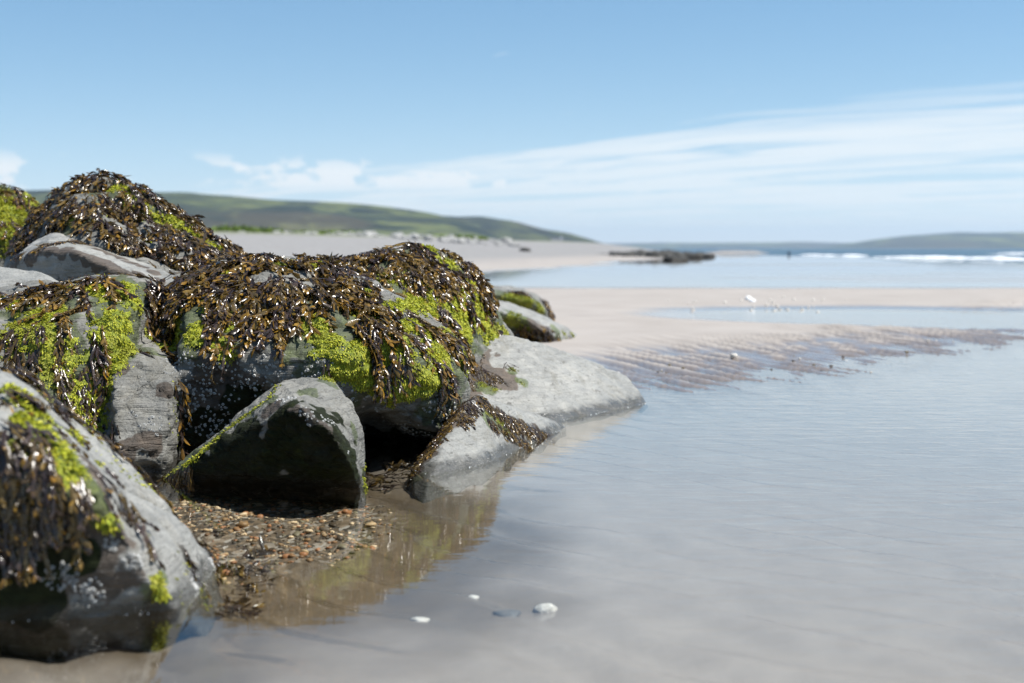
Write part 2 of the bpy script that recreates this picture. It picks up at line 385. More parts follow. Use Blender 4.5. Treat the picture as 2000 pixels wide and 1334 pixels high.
def sand_z(x, y):
    x = np.asarray(x, float); y = np.asarray(y, float)
    s = (y - edge_y(x)) * 0.86
    p2 = np.stack([x, y, 0 * x], 1)
    lo = fbm(p2 * 0.55, 11, 3)
    z = np.where(s < 0, np.maximum(-0.012 + s * 0.022, -0.085), np.minimum(-0.008 + s * 0.013 + 0.012 * np.maximum(s - 1.6, 0), 0.05 + 0 * s))
    z = z + lo * 0.016 * sst(np.abs(s), 0, 2.5)
    # current ripples along the pool's far edge: crests run from far left to near right
    th = math.radians(-70); cx, cy = math.cos(th), math.sin(th)
    w = fbm(p2 * np.array([1.6, 1.1, 1]), 23, 3)
    ph = (-cy * x + cx * y) / 0.165 * 2 * math.pi + w * 4.0
    rip = np.sin(ph); rip = np.sign(rip) * np.abs(rip) ** 0.8
    lens = fbm(p2 * np.array([4.2, 2.0, 1]), 31, 2); gate = sst(fbm(p2 * np.array([3.8, 1.5, 1]) + 5.5, 37, 2), -0.25, 0.15)
    amp = sst(s, -1.5, -0.2) * (1 - sst(s, 1.4 + 0.25 * np.clip(x, 0, 5), 3.2 + 0.25 * np.clip(x, 0, 5))) * sst(x, 0.2, 1.0)
    z = z + amp * (rip * 0.027 * (0.25 + 0.75 * gate) + lens * 0.010)
    # faint ripples over the drowned bed
    ph2 = (0.75 * x + 0.65 * y) / 0.21 * 2 * math.pi + fbm(p2 * 1.3, 41, 3) * 6
    bedamp = (1 - sst(s, -1.6, -0.4)) * sst(y, 1.0, 2.0) * (1 - sst(y, 8, 12))
    z = z + bedamp * np.sin(ph2) * 0.013 * (0.4 + 0.6 * sst(fbm(p2 * 1.1, 47, 2), -0.2, 0.3))
    z = z - 0.02 * (1 - sst(((x + 0.8) / 1.0) ** 2 + ((y - 4.2) / 1.3) ** 2, 0.3, 1.4))
    # puddle on the right
    q = ((x - 4.6) / 2.7) ** 2 + ((y - 16.6 + 0.12 * (x - 4.6)) / 2.2) ** 2
    z = np.where(q < 3, z * sst(q, 0.5, 2.2) + (1 - sst(q, 0.5, 2.2)) * -0.006, z)
    # far flats under a skin of water
    far = sst(y, 25.5, 30)
    streak = fbm(np.stack([x * 0.035, y * 0.11, 0 * x], 1), 53, 4)
    z = z * (1 - far) + far * (-0.004 + streak * 0.016)
    z = z - 2.5 * sst(y, 125, 260) * sst(x, 10, 60)
    # beach and shingle bank on the left
    ax, ay, bx, by = -1.6, 44.0, 21.0, 150.0
    L = math.hypot(bx - ax, by - ay); nx, ny = -(by - ay) / L, (bx - ax) / L
    u = (x - ax) * nx + (y - ay) * ny + streak * 3.0
    bank = np.where(u > 0, 0.03 * u, 0.0) * (1 - sst(u, 6, 30)) + sst(u, 7, 42) * 2.25
    z = z + bank * sst(y, 24, 44) + np.where(u > 0, 0.02, 0) * sst(y, 24, 44)
    return z
def ground():
    xs = [0.0]; 
    def spaced(a0, a1, st): return list(np.arange(a0, a1, st))
    core = spaced(-2.2, 6.6, 0.036)
    l = [core[0]]; st = 0.03
    while l[-1] > -9000: st *= 1.14; l.append(l[-1] - st)
    r = [core[-1]]; st = 0.03
    while r[-1] < 9000: st *= 1.11; r.append(r[-1] + st)
    xs = np.array(l[::-1][:-1] + core + r[1:])
    cy = spaced(1.2, 16.0, 0.045); r = [cy[-1]]; st = 0.036
    while r[-1] < 9000: st *= 1.055; r.append(r[-1] + st)
    l = [cy[0]]; st = 0.04
    while l[-1] > -60: st *= 1.25; l.append(l[-1] - st)
    ys = np.array(l[::-1][:-1] + cy + r[1:])
    X, Y = np.meshgrid(xs, ys); x = X.ravel(); y = Y.ravel()
    z = sand_z(x, y)
    gm = gravel_mask(x, np.maximum(y, 0.3)); z = z - gm * 0.0
    nx, ny = len(xs), len(ys); i = np.arange(nx * ny).reshape(ny, nx)
    f = np.stack([i[:-1, :-1].ravel(), i[:-1, 1:].ravel(), i[1:, 1:].ravel(), i[1:, :-1].ravel()], 1)
    me = np_mesh('sand', np.stack([x, y, z], 1), f, True, {'gravel': gm * sst(y, 1.5, 2.5), 'silt': silt_mask(x, y)})
    link('beach_sand', me, M_sand, kind='structure')
ground()
def plane(name, x0, x1, y0, y1, z, mat):
    me = np_mesh(name, [(x0, y0, z), (x1, y0, z), (x1, y1, z), (x0, y1, z)], [(0, 1, 2, 3)], False)
    return link(name, me, mat, kind='structure')
plane('water', -60, 400, -60, 240, 0.0, M_water)
def sea():
    # open sea: from the breakers out to the horizon
    v = [(31, 130, 0.004), (29, 78, 0.004), (60, 60, 0.004), (8500, 60, 0.004), (8500, 8800, 0.004), (-600, 8800, 0.004), (-200, 1200, 0.004), (22, 240, 0.004)]
    me = bpy.data.meshes.new('sea'); me.from_pydata(v, [], [tuple(range(len(v)))]); me.update()
    link('sea', me, M_sea, kind='structure')
sea()

# ------------------------------------------------------------------ hills
def ridge_hill(name, prof, dist, depth, mat, seed, rough=1.0):
    """prof: photo skyline points (px, py); a real ridge at that distance with rounded slopes in front and behind"""
    prof = np.array(prof, float)
    xs = np.linspace(prof[0, 0], prof[-1, 0], 260); top = np.interp(xs, prof[:, 0], prof[:, 1])
    k = np.ones(9) / 9; top = np.convolve(np.pad(top, 4, mode='edge'), k, 'valid')
    X0 = (xs - 1000) / FPX * dist; H = np.maximum((485 - top) / FPX * dist + CAM_H, -6)
    vs = np.linspace(0, 1, 60); V = []
    for v in vs:
        h = math.sin(min(v / 0.62, 1) * math.pi / 2) ** 1.25 if v < 0.62 else math.cos((v - 0.62) / 0.38 * math.pi / 2)
        yy = dist - depth * 0.62 + v * depth
        pts = np.stack([X0, np.full_like(X0, yy), 0 * X0], 1)
        n = fbm(pts * (3.2 / depth), seed, 4) * rough
        z = H * h * (1 + 0.30 * n * (1 - abs(v - 0.62) ** 0.5 if abs(v - 0.62) > .02 else 0)) - 2
        V.append(np.stack([X0, np.full_like(X0, yy), z], 1))
    V = np.concatenate(V); nx, ny = len(xs), len(vs); i = np.arange(nx * ny).reshape(ny, nx)
    f = np.stack([i[:-1, :-1].ravel(), i[:-1, 1:].ravel(), i[1:, 1:].ravel(), i[1:, :-1].ravel()], 1)
    return link(name, np_mesh(name, V, f), mat, kind='structure')
ridge_hill('hill', [(-1500, 372), (-700, 366), (-200, 370), (60, 374), (180, 376), (320, 380), (460, 386), (600, 390), (700, 395), (790, 405), (870, 418), (930, 438), (980, 462), (1010, 484), (1030, 492)], 1700, 900, M_hill, 3)
ridge_hill('hill_headland', [(640, 440), (760, 428), (860, 422), (940, 423), (1000, 430), (1060, 446), (1085, 449), (1110, 453), (1140, 462), (1170, 473), (1200, 480), (1250, 484), (1300, 490)], 2300, 800, M_headland, 8)
ridge_hill('far_coast', [(1000, 478), (1150, 475), (1300, 474), (1500, 473), (1560, 471), (1640, 474), (1760, 476), (1900, 480), (2000, 486)], 7200, 1500, M_coast, 12)
ridge_hill('far_headland', [(1620, 486), (1680, 474), (1720, 465), (1780, 459), (1860, 456), (1950, 453), (2050, 452), (2300, 452), (2700, 446), (3300, 452)], 5200, 1500, M_coast, 15)

# ------------------------------------------------------------------ rocks
def hull_bm(bm, pts):
    vs = [bm.verts.new(p) for p in pts]
    r = bmesh.ops.convex_hull(bm, input=vs)
    dead = [g for g in set(r['geom_interior'] + r['geom_unused']) if isinstance(g, bmesh.types.BMVert)]
    for v in dead:
        if v.is_valid and not v.link_faces: bm.verts.remove(v)
ROCKS = {}
def vnormals(v, f):
    a = v[f[:, 0]]; n = np.cross(v[f[:, 2]] - a, v[f[:, 3]] - v[f[:, 1]])
    o = np.zeros_like(v)
    for k in range(4): np.add.at(o, f[:, k], n)
    return o / (np.linalg.norm(o, axis=1, keepdims=True) + 1e-12)
def lap(v, f, it, lam=0.5):
    e = np.concatenate([f[:, [0, 1]], f[:, [1, 2]], f[:, [2, 3]], f[:, [3, 0]]]); e = np.unique(np.sort(e, 1), axis=0)
    deg = np.bincount(e.ravel(), minlength=len(v))[:, None]
    for _ in range(it):
        s = np.stack([np.bincount(e[:, 0], v[e[:, 1], k], len(v)) + np.bincount(e[:, 1], v[e[:, 0], k], len(v)) for k in range(3)], 1)
        v = v + lam * (s / np.maximum(deg, 1) - v)
    return v
def rock(key, hulls, voxel, smooth, disp, seed, mat, label, film=()):
    bm = bmesh.new()
    for h in hulls: hull_bm(bm, h)
    bmesh.ops.recalc_face_normals(bm, faces=bm.faces)
    me = bpy.data.meshes.new('tmp'); bm.to_mesh(me); bm.free()
    o = bpy.data.objects.new('tmp', me); C.objects.link(o)
    md = o.modifiers.new('r', 'REMESH'); md.mode = 'VOXEL'; md.voxel_size = voxel; md.adaptivity = 0
    dg = bpy.context.evaluated_depsgraph_get(); ev = o.evaluated_get(dg); em = ev.to_mesh()
    v = np.empty(len(em.vertices) * 3); em.vertices.foreach_get('co', v); v = v.reshape(-1, 3)
    f = np.empty(len(em.loops), np.int32); em.loops.foreach_get('vertex_index', f); f = f.reshape(-1, 4)
    ev.to_mesh_clear(); bpy.data.objects.remove(o); bpy.data.meshes.remove(me)
    v = lap(v, f, smooth)
    for (sc, amp, ax, kind) in disp:
        n = vnormals(v, f); q = v * np.array(ax) / sc
        if kind == 'ridge': d = (0.35 - np.abs(fbm(q, seed, 3))) * 1.2
        elif kind == 'cut': d = -sst(np.abs(fbm(q, seed, 2)), 0.10, 0.0)
        elif kind == 'pit': d = -sst(fbm(q, seed, 2), 0.28, 0.5)
        else: d = fbm(q, seed, 4)
        v = v + n * (d * amp)[:, None]; seed += 11
    n = vnormals(v, f)
    base = np.array([v[:, 0].mean(), v[:, 1].mean(), max(v[:, 2].min(), -0.02)])
    bvh = BVHTree.FromPolygons([Vector(p) for p in v], f.tolist())
    al = np.zeros(len(v)); br = np.zeros(len(v)); shv = np.zeros(len(v))
    R = dict(v=v, f=f, n=n, bvh=bvh, base=base, seed=seed)
    ROCKS[key] = R
    for (w, blobs) in film:
        c = cover(R, blobs, v, 0.35)
        if w == 'algae': al = np.maximum(al, c)
        elif w == 'algae_shade': shv = np.maximum(shv, c)
        else: br = np.maximum(br, c)
    me = np_mesh('boulder', v - base, f, True, {'algae': al, 'brown': br, 'algae_shade': shv})
    R['obj'] = link('boulder', me, mat, label=label, cat='boulder', group='boulders along the tide pool', loc=base)
    return R
def cast(R, px, py):
    d = raydir(px, py).normalized()
    h, n, i, t = R['bvh'].ray_cast(Vector((0, 0, CAM_H)), d)
    return h, n
def cover(R, blobs, pts, jag=0.35, nscale=14):
    """patches of growth and painted shade at real places on the rock: centre found on the rock, radius in metres"""
    out = np.zeros(len(pts)); nz = fbm(pts * nscale, R['seed'] + 71, 4)
    for b in blobs:
        h, n = cast(R, b[0], b[1])
        if h is None: continue
        r = b[2] * h.y / FPX
        d = np.linalg.norm(pts - np.array(h), axis=1) / r + nz * jag * 2
        out = np.maximum(out, sst(d, 1.15, 0.65))
    return out
def line_blobs(pts, r, step=22):
    o = []
    for (a, b) in zip(pts[:-1], pts[1:]):
        n = max(1, int(math.hypot(b[0] - a[0], b[1] - a[1]) / step))
        for k in range(n): o.append((a[0] + (b[0] - a[0]) * k / n, a[1] + (b[1] - a[1]) * k / n, r))
    return o + [(pts[-1][0], pts[-1][1], r)]

D_STD = [(0.35, 0.034, (1, 1, 1), 'fbm'), (0.11, 0.017, (1, 1, 1.6), 'fbm'), (0.16, 0.016, (1, 1, 2.2), 'cut'), (0.045, 0.007, (1, 1, 1), 'fbm'), (0.05, 0.006, (1, 1, 1), 'pit')]
D_SMOOTH = [(0.5, 0.012, (1, 1, 1), 'fbm'), (0.14, 0.005, (1, 1, 2.5), 'fbm'), (0.3, 0.008, (1, 1, 3), 'cut'), (0.035, 0.0016, (1, 1, 1), 'fbm')]

A_hulls = [
 [P(-160,592,5.75),P(0,580,5.7),P(120,562,5.7),P(215,538,5.72),P(260,537,5.72),P(310,556,5.75),P(-160,650,5.3),P(0,645,5.27),P(100,640,5.22),P(240,620,5.35),
  P(-160,860,4.95),P(60,870,4.97),P(205,870,5.1),Wp(-160,6.9,.55),Wp(320,6.9,.55),Wp(-160,5.0,-.15),Wp(230,5.15,-.15),Wp(-160,6.9,-.15),Wp(320,6.9,-.15)],
 [P(235,690,5.27),P(300,690,5.31),P(335,735,5.2),P(345,800,5.1),P(315,880,5.0),P(225,880,4.92),P(212,760,5.1),Wp(200,5.8,.5),Wp(360,5.8,.45),
  Wp(215,5.0,-.1),Wp(320,5.08,-.1),Wp(360,5.9,-.1),Wp(200,5.9,-.1)],
 [P(330,562,5.80),P(420,518,5.90),P(490,500,5.90),P(570,498,5.90),P(640,520,5.90),P(720,562,5.85),P(360,610,5.45),P(470,565,5.55),P(560,567,5.55),P(660,610,5.50),
  P(350,690,5.30),P(480,690,5.30),P(600,700,5.27),P(720,705,5.30),P(360,725,5.28),P(480,740,5.28),P(600,755,5.30),P(700,790,5.35),P(360,860,5.35),P(520,870,5.42),
  Wp(340,7,.6),Wp(720,7,.6),Wp(340,7,-.1),Wp(720,7,-.1),Wp(340,5.75,-.1),Wp(700,6.0,-.1)],
 [P(640,522,5.92),P(720,548,5.85),P(800,592,5.80),P(870,642,5.75),P(908,700,5.70),P(916,760,5.70),P(905,815,5.70),P(870,852,5.65),P(620,610,5.50),P(720,640,5.46),
  P(800,685,5.40),P(850,740,5.40),P(760,774,5.34),P(690,745,5.35),P(700,797,5.46),P(780,818,5.48),P(850,840,5.52),Wp(650,7,.5),Wp(900,6.8,.35),Wp(650,7,0),Wp(900,6.8,0),Wp(700,6.4,-.1),Wp(880,6.35,-.1)],
]
A = rock('A', A_hulls, 0.0145, 8, D_STD, 100, M_rock, 'largest boulder, long and low, brown seaweed hanging down its front over green algae',
   film=[('algae', line_blobs([(80,600),(120,760)], 90)+line_blobs([(240,560),(240,680)],70)+line_blobs([(600,650),(880,720)],90)+[(700,620,140),(400,640,90),(650,800,60),(860,800,50)]),
         ('brown', [(440,780,80),(420,740,60),(290,860,30),(240,720,18),(320,760,20),(250,880,26)]), ('algae_shade', [(470,800,60),(520,850,60),(400,850,60),(430,880,60),(760,850,80),(840,850,50)])])
B = rock('B', [[P(590,520,6.9),P(720,500,6.9),P(790,486,7.0),P(845,478,7.1),P(890,497,7.15),P(938,545,7.2),P(955,590,7.25),P(1005,660,7.4),
  P(760,590,6.5),P(870,640,6.6),P(930,690,6.8),Wp(590,8.0,.6),Wp(860,8.0,.7),Wp(990,7.9,.3),Wp(590,6.2,0),Wp(590,8,-.1),Wp(1010,7.9,-.1),Wp(930,6.7,-.1),Wp(1040,7.6,-.1)]],
  0.021, 4, D_STD, 200, M_rock, 'humped boulder behind the largest one, coated in green algae on its right side',
  film=[('algae', [(880,580,160),(960,620,80),(800,520,100)])])
Cc = rock('C', [[P(10,510,7.3),P(55,435,7.4),P(100,388,7.4),P(150,350,7.4),P(200,334,7.4),P(255,358,7.4),P(340,412,7.35),P(400,450,7.3),P(470,492,7.2),P(530,540,7.1),
  P(140,470,6.75),P(210,480,6.7),P(330,545,6.65),P(500,580,6.7),Wp(40,8.4,.85),Wp(200,8.6,1.02),Wp(480,8.3,.6),Wp(0,7.2,-.1),Wp(540,6.9,-.1),Wp(0,8.5,-.1),Wp(540,8.5,-.1)]],
  0.021, 4, D_STD+[(0.5,0.05,(1,1,1),'cut')], 300, M_rock, 'tall peaked boulder at the back, completely shaggy with short brown seaweed',
  film=[('algae', [(260,390,80),(380,450,80),(150,430,60)])])
D = rock('D', [[P(20,510,6.65),P(60,475,6.9),P(108,448,7.0),P(175,468,6.95),P(270,505,6.8),P(370,548,6.5),P(85,488,6.45),P(150,492,6.33),P(215,524,6.27),P(310,552,6.25),
  P(60,560,6.6),P(200,585,6.6),P(320,585,6.45),Wp(20,6.7,-.1),Wp(360,6.6,-.1),Wp(20,7.2,-.1),Wp(380,7.2,-.1)]],
  0.013, 4, D_SMOOTH+[(0.07,0.006,(1,1,2),'fbm')], 400, M_rock_smooth, 'bare grey slab leaning at the foot of the tall peaked boulder, dark underside',
  film=[('brown', line_blobs([(30,505),(90,488),(150,492),(215,520),(300,548)], 26)+line_blobs([(150,470),(300,530)],16))])
E = rock('E', [[P(-160,510,6.3),P(0,518,6.25),P(38,529,6.2),P(72,525,6.2),P(110,546,6.1),P(158,556,6.0),P(-160,600,5.85),P(0,600,5.85),P(150,590,5.85),
  Wp(-160,7,.6),Wp(60,6.6,.55),Wp(-160,5.9,0),Wp(160,5.9,0),Wp(160,6.3,0),Wp(-160,7,0)]],
  0.02, 4, D_SMOOTH, 500, M_rock_smooth, 'smooth pale grey boulder top at left edge in front of the leaning slab')
F = rock('F', [[P(-160,372,9),P(-60,362,9),P(0,364,9),P(45,374,9),P(82,400,9),P(105,450,9),P(-160,460,8.5),P(0,450,8.5),P(80,470,8.6),Wp(-160,10,1.0),Wp(40,10,.9),
  Wp(-160,8.4,0),Wp(110,8.6,0),Wp(110,10,0),Wp(-160,10,0)]], 0.028, 4, D_STD, 600, M_rock, 'algae-green boulder at the far left edge behind the peaked one',
  film=[('algae', [(20,410,150)])])
Gr = rock('G', [[P(540,750,4.97),P(562,740,5.1),P(645,736,5.12),P(688,778,5.03),P(705,830,4.97),P(708,890,4.87),P(716,958,4.80),P(524,780,4.80),P(585,792,4.60),P(645,838,4.56),
  P(688,905,4.58),P(703,950,4.70),P(430,852,4.80),P(368,908,4.86),P(296,950,4.92),Wp(300,5.05,-.12),Wp(560,5.08,-.12),Wp(680,4.98,-.12),Wp(716,4.84,-.12),Wp(560,5.4,-.1),Wp(710,5.25,-.1),Wp(300,5.2,-.1)]],
  0.0095, 9, [(0.2,0.014,(1,1,1),'fbm'),(0.07,0.005,(1,1,1.6),'fbm'),(0.10,0.008,(1,1,2),'cut'),(0.03,0.003,(1,1,1),'fbm')], 700, M_rock, 'small arched rock with dark hollow front standing in the shallow water',
  film=[('algae', line_blobs([(300,945),(430,850),(530,775)], 26)+[(640,745,24),(560,880,60),(650,930,60),(710,930,26),(600,765,30),(690,840,26)]),('brown', line_blobs([(530,800),(600,815),(660,870)],30)), ('algae_shade', [(480,900,100),(590,890,110),(640,910,70),(560,850,60),(400,930,50),(670,940,40)])])  # hollow front gets painted shade over its dark algae
H = rock('H', [[P(935,772,5.62),P(905,790,5.52),P(860,852,5.32),P(825,893,5.18),P(806,938,5.02),P(838,942,4.93),P(962,908,5.3),P(1052,864,5.9),P(1108,835,6.35),P(1005,808,5.85),P(1060,828,6.1),
  Wp(900,6.2,.05),Wp(1090,6.6,0),Wp(822,4.80,-.12),Wp(965,5.15,-.12),Wp(1110,6.2,-.12),Wp(900,6.3,-.1),Wp(790,5.1,-.12)]],
  0.0105, 3, [(0.25,0.016,(1,1,1),'fbm'),(0.08,0.005,(1,1,2),'fbm'),(0.03,0.002,(1,1,1),'fbm')], 800, M_rock_smooth, 'low pointed grey rock at the water edge with red-brown weed on its ridges',
  film=[('brown', line_blobs([(925,775),(860,850),(815,920)], 26)+line_blobs([(930,778),(1000,825),(1075,850)], 20)),('algae', [(960,820,40),(815,935,26),(850,870,20)])])
I = rock('I', [[P(900,660,7.0),P(950,652,7.1),P(1000,654,7.2),P(1060,670,7.3),P(1150,702,7.5),P(1225,734,7.6),P(1250,765,7.45),P(1266,792,7.3),P(1180,804,7.0),P(1095,828,6.55),P(920,850,6.3),
  P(1000,760,6.72),P(1100,790,6.75),Wp(900,7.9,.2),Wp(1230,8.0,0),Wp(900,8.0,-.1),Wp(1272,7.3,-.12),Wp(1180,6.9,-.12),Wp(1095,6.4,-.12),Wp(900,6.2,-.1),Wp(1260,7.8,-.1)]],
  0.014, 1, D_SMOOTH[1:], 900, M_rock_smooth, 'large smooth pale grey slab sloping into the pool, brown stain on its left flank',
  film=[('brown', [(930,690,40),(940,730,55),(980,740,40),(910,760,50)]),('algae', [(1020,745,18),(1000,725,14),(950,760,26)])])
J = rock('J', [[P(935,555,14.2),P(1000,560,14.2),P(1046,575,14.2),P(1072,600,14.3),P(1080,622,14.5),P(945,568,13.5),P(1040,588,13.5),P(1068,612,13.8),Wp(940,13.9,.0),Wp(1070,14.1,0),
  Wp(930,15.5,.3),Wp(1070,15.3,.05),Wp(930,15.5,0)]], 0.03, 3, [(0.35,0.03,(1,1,1),'fbm'),(0.12,0.015,(1,1,1),'fbm')], 1000, M_rock, 'small flat-topped rock farther up the sand with mossy dark side',
  film=[('algae', [(1000,585,60),(1050,600,50)])])
K2 = rock('J2', [[P(930,580,11.9),P(1000,592,11.9),P(1060,616,11.9),P(1110,641,12.1),P(1138,662,12.3),P(950,603,11.2),P(1030,622,11.2),P(1072,652,11.3),P(1098,672,11.6),Wp(950,11.7,0),Wp(1080,11.7,0),
  Wp(930,12.8,.2),Wp(1120,12.7,0),Wp(930,12.8,0)]], 0.024, 3, [(0.3,0.025,(1,1,1),'fbm'),(0.1,0.012,(1,1,1),'fbm')], 1100, M_rock_smooth, 'wedge-shaped grey rock on the sand behind the smooth slab',
  film=[('algae', [(1000,630,40),(1090,650,30)]),('brown', [(1050,640,40)])])
K = rock('K', [[P(-260,640,3.75),P(0,708,3.62),P(60,750,3.62),P(115,812,3.62),P(198,852,3.64),P(253,904,3.64),P(330,988,3.64),P(408,1064,3.6),P(425,1120,3.5),P(392,1165,3.3),P(30,790,3.22),P(100,850,3.12),
  P(170,930,3.04),P(250,1040,3.0),P(305,1150,3.04),P(325,1196,3.12),Wp(160,3.10,-.1),Wp(-150,3.05,-.1),P(-260,800,3.0),P(-50,850,2.98),Wp(-260,4.5,.5),Wp(100,4.3,.28),Wp(380,4.0,-.1),Wp(440,3.5,-.12),
  Wp(400,3.25,-.12),Wp(-260,4.5,-.1),Wp(-260,3.0,-.1)]], 0.011, 5, [(0.3,0.022,(1,1,1),'fbm'),(0.1,0.008,(1,1,1.6),'fbm'),(0.35,0.014,(1,1,0.6),'cut'),(0.04,0.003,(1,1,1),'fbm')], 1200, M_rock_smooth,
  'blurred foreground boulder at lower left, pale right slope and weedy green face',
  film=[('algae', line_blobs([(60,800),(150,950)],60)+[(300,1160,40),(200,1020,30),(320,1130,26)]),('algae_shade', [(40,1010,110),(120,1080,70),(60,1150,90)]), ('brown', [(60,1000,160),(160,1100,110),(60,1150,120)]+line_blobs([(130,860),(220,950),(290,1060)],16))])

# ------------------------------------------------------------------ small blades: fronds, algae tufts
def blades(p, d, n, ln, wd, curl, col, tipcol, segs=4, shape=(0.35, 0.95, 1.0, 0.62), fold=0.25):
    """many curved little blades as one vertex/face array. p,d,n (k,3)"""
    k = len(p); d = d / (np.linalg.norm(d, axis=1, keepdims=True) + 1e-9)
    s = np.cross(d, n); s /= (np.linalg.norm(s, axis=1, keepdims=True) + 1e-9); n = np.cross(s, d)
    ts = np.linspace(0, 1, segs + 1)[:-1]; rows = []; cols = []
    for t, w in zip(ts, shape):
        c = p + d * (ln * t)[:, None] + n * (curl * ln * t * t)[:, None]
        hw = (wd * 0.5 * w)[:, None]
        rows += [c - s * hw, c + n * (hw * fold), c + s * hw]
        cc = col * (1 - t ** 1.5) + tipcol * t ** 1.5; cols += [cc, cc, cc]
    c = p + d * ln[:, None] + n * (curl * ln)[:, None]; rows.append(c); cols.append(tipcol)
    nv = 3 * segs + 1; V = np.stack(rows, 1).reshape(-1, 3); K = np.stack(cols, 1).reshape(-1, 3)
    q = []
    for j in range(segs - 1):
        a = 3 * j; q += [(a, a + 1, a + 4, a + 3), (a + 1, a + 2, a + 5, a + 4)]
    a = 3 * (segs - 1); q += [(a, a + 1, nv - 1, nv - 1), (a + 1, a + 2, nv - 1, nv - 1)]
    q = np.array(q); off = (np.arange(k) * nv)[:, None, None]
    Fq = q[None] + off
    return V, Fq.reshape(-1, 4), K
def blade_mesh(name, V, F, K):
    # split quads / degenerate end quads into triangles
    tri = F[F[:, 2] == F[:, 3]][:, :3]; quad = F[F[:, 2] != F[:, 3]]
    t = np.concatenate([tri, quad[:, [0, 1, 2]], quad[:, [0, 2, 3]]])
    return np_mesh(name, V, t, True, {'col': K})

def face_samples(R, cov, n, upbias=0.0):
    v, f, nn = R['v'], R['f'], R['n']
    fc = cov[f].mean(1); area = 0.5 * np.linalg.norm(np.cross(v[f[:, 2]] - v[f[:, 0]], v[f[:, 3]] - v[f[:, 1]]), axis=1)
    w = fc * area; w /= w.sum(); idx = rng.choice(len(f), n, p=w)
    a, b = rng.random((2, n, 1)); q = f[idx]
    p = v[q[:, 0]] * (1 - a) * (1 - b) + v[q[:, 1]] * a * (1 - b) + v[q[:, 2]] * a * b + v[q[:, 3]] * (1 - a) * b
    m = nn[q[:, 0]]; m = m / (np.linalg.norm(m, axis=1, keepdims=True) + 1e-9)
    return p, m, fc[idx]

DARK = np.array([(0.040, 0.026, 0.013), (0.065, 0.042, 0.015), (0.090, 0.060, 0.018), (0.045, 0.030, 0.024), (0.14, 0.088, 0.020), (0.030, 0.018, 0.014), (0.052, 0.034, 0.026)])
AMBER = np.array([(0.30, 0.155, 0.012), (0.24, 0.13, 0.015), (0.20, 0.13, 0.02), (0.36, 0.20, 0.02)])
def drape(R, p, n, length, step, lift, sway):
    """a path that runs downhill over the rock and hangs free where the rock drops away"""
    bvh = R['bvh']; pts = [Vector(p) + Vector(n) * lift]; nrm = [Vector(n)]; d = None
    k = max(2, int(length / step)); w = Vector((random.uniform(-1, 1), random.uniform(-1, 1), random.uniform(-.3, .3))) * sway
    for i in range(k):
        q = pts[-1]; nn = nrm[-1]
        g = Vector((0, 0, -1)) + w; t = g - nn * g.dot(nn)
        if t.length < 0.12: t = (d or Vector((random.uniform(-1, 1), -0.6 + random.uniform(-.6, .6), 0))); t = t - nn * t.dot(nn)
        t.normalize(); d = t if d is None else (d * 0.45 + t * 0.55).normalized()
        q2 = q + d * step + Vector((0, 0, -step * 0.18))
        loc, nl, idx, dist = bvh.find_nearest(q2)
        side = (q2 - loc).dot(nl)
        if side < lift: q2 = loc + nl * lift; nn2 = nl
        elif dist > lift + 0.03: nn2 = (nn * 0.8 + nl * 0.2).normalized(); d = (d * 0.5 + Vector((0, 0, -0.5)) + w * 0.1).normalized()
        else: nn2 = nl
        pts.append(q2); nrm.append(nn2.copy())
        if q2.z < 0.0: break
        w = w * 0.8 + Vector((random.uniform(-1, 1), random.uniform(-1, 1), 0)) * sway * 0.3
    return np.array([tuple(x) for x in pts]), np.array([tuple(x) for x in nrm])
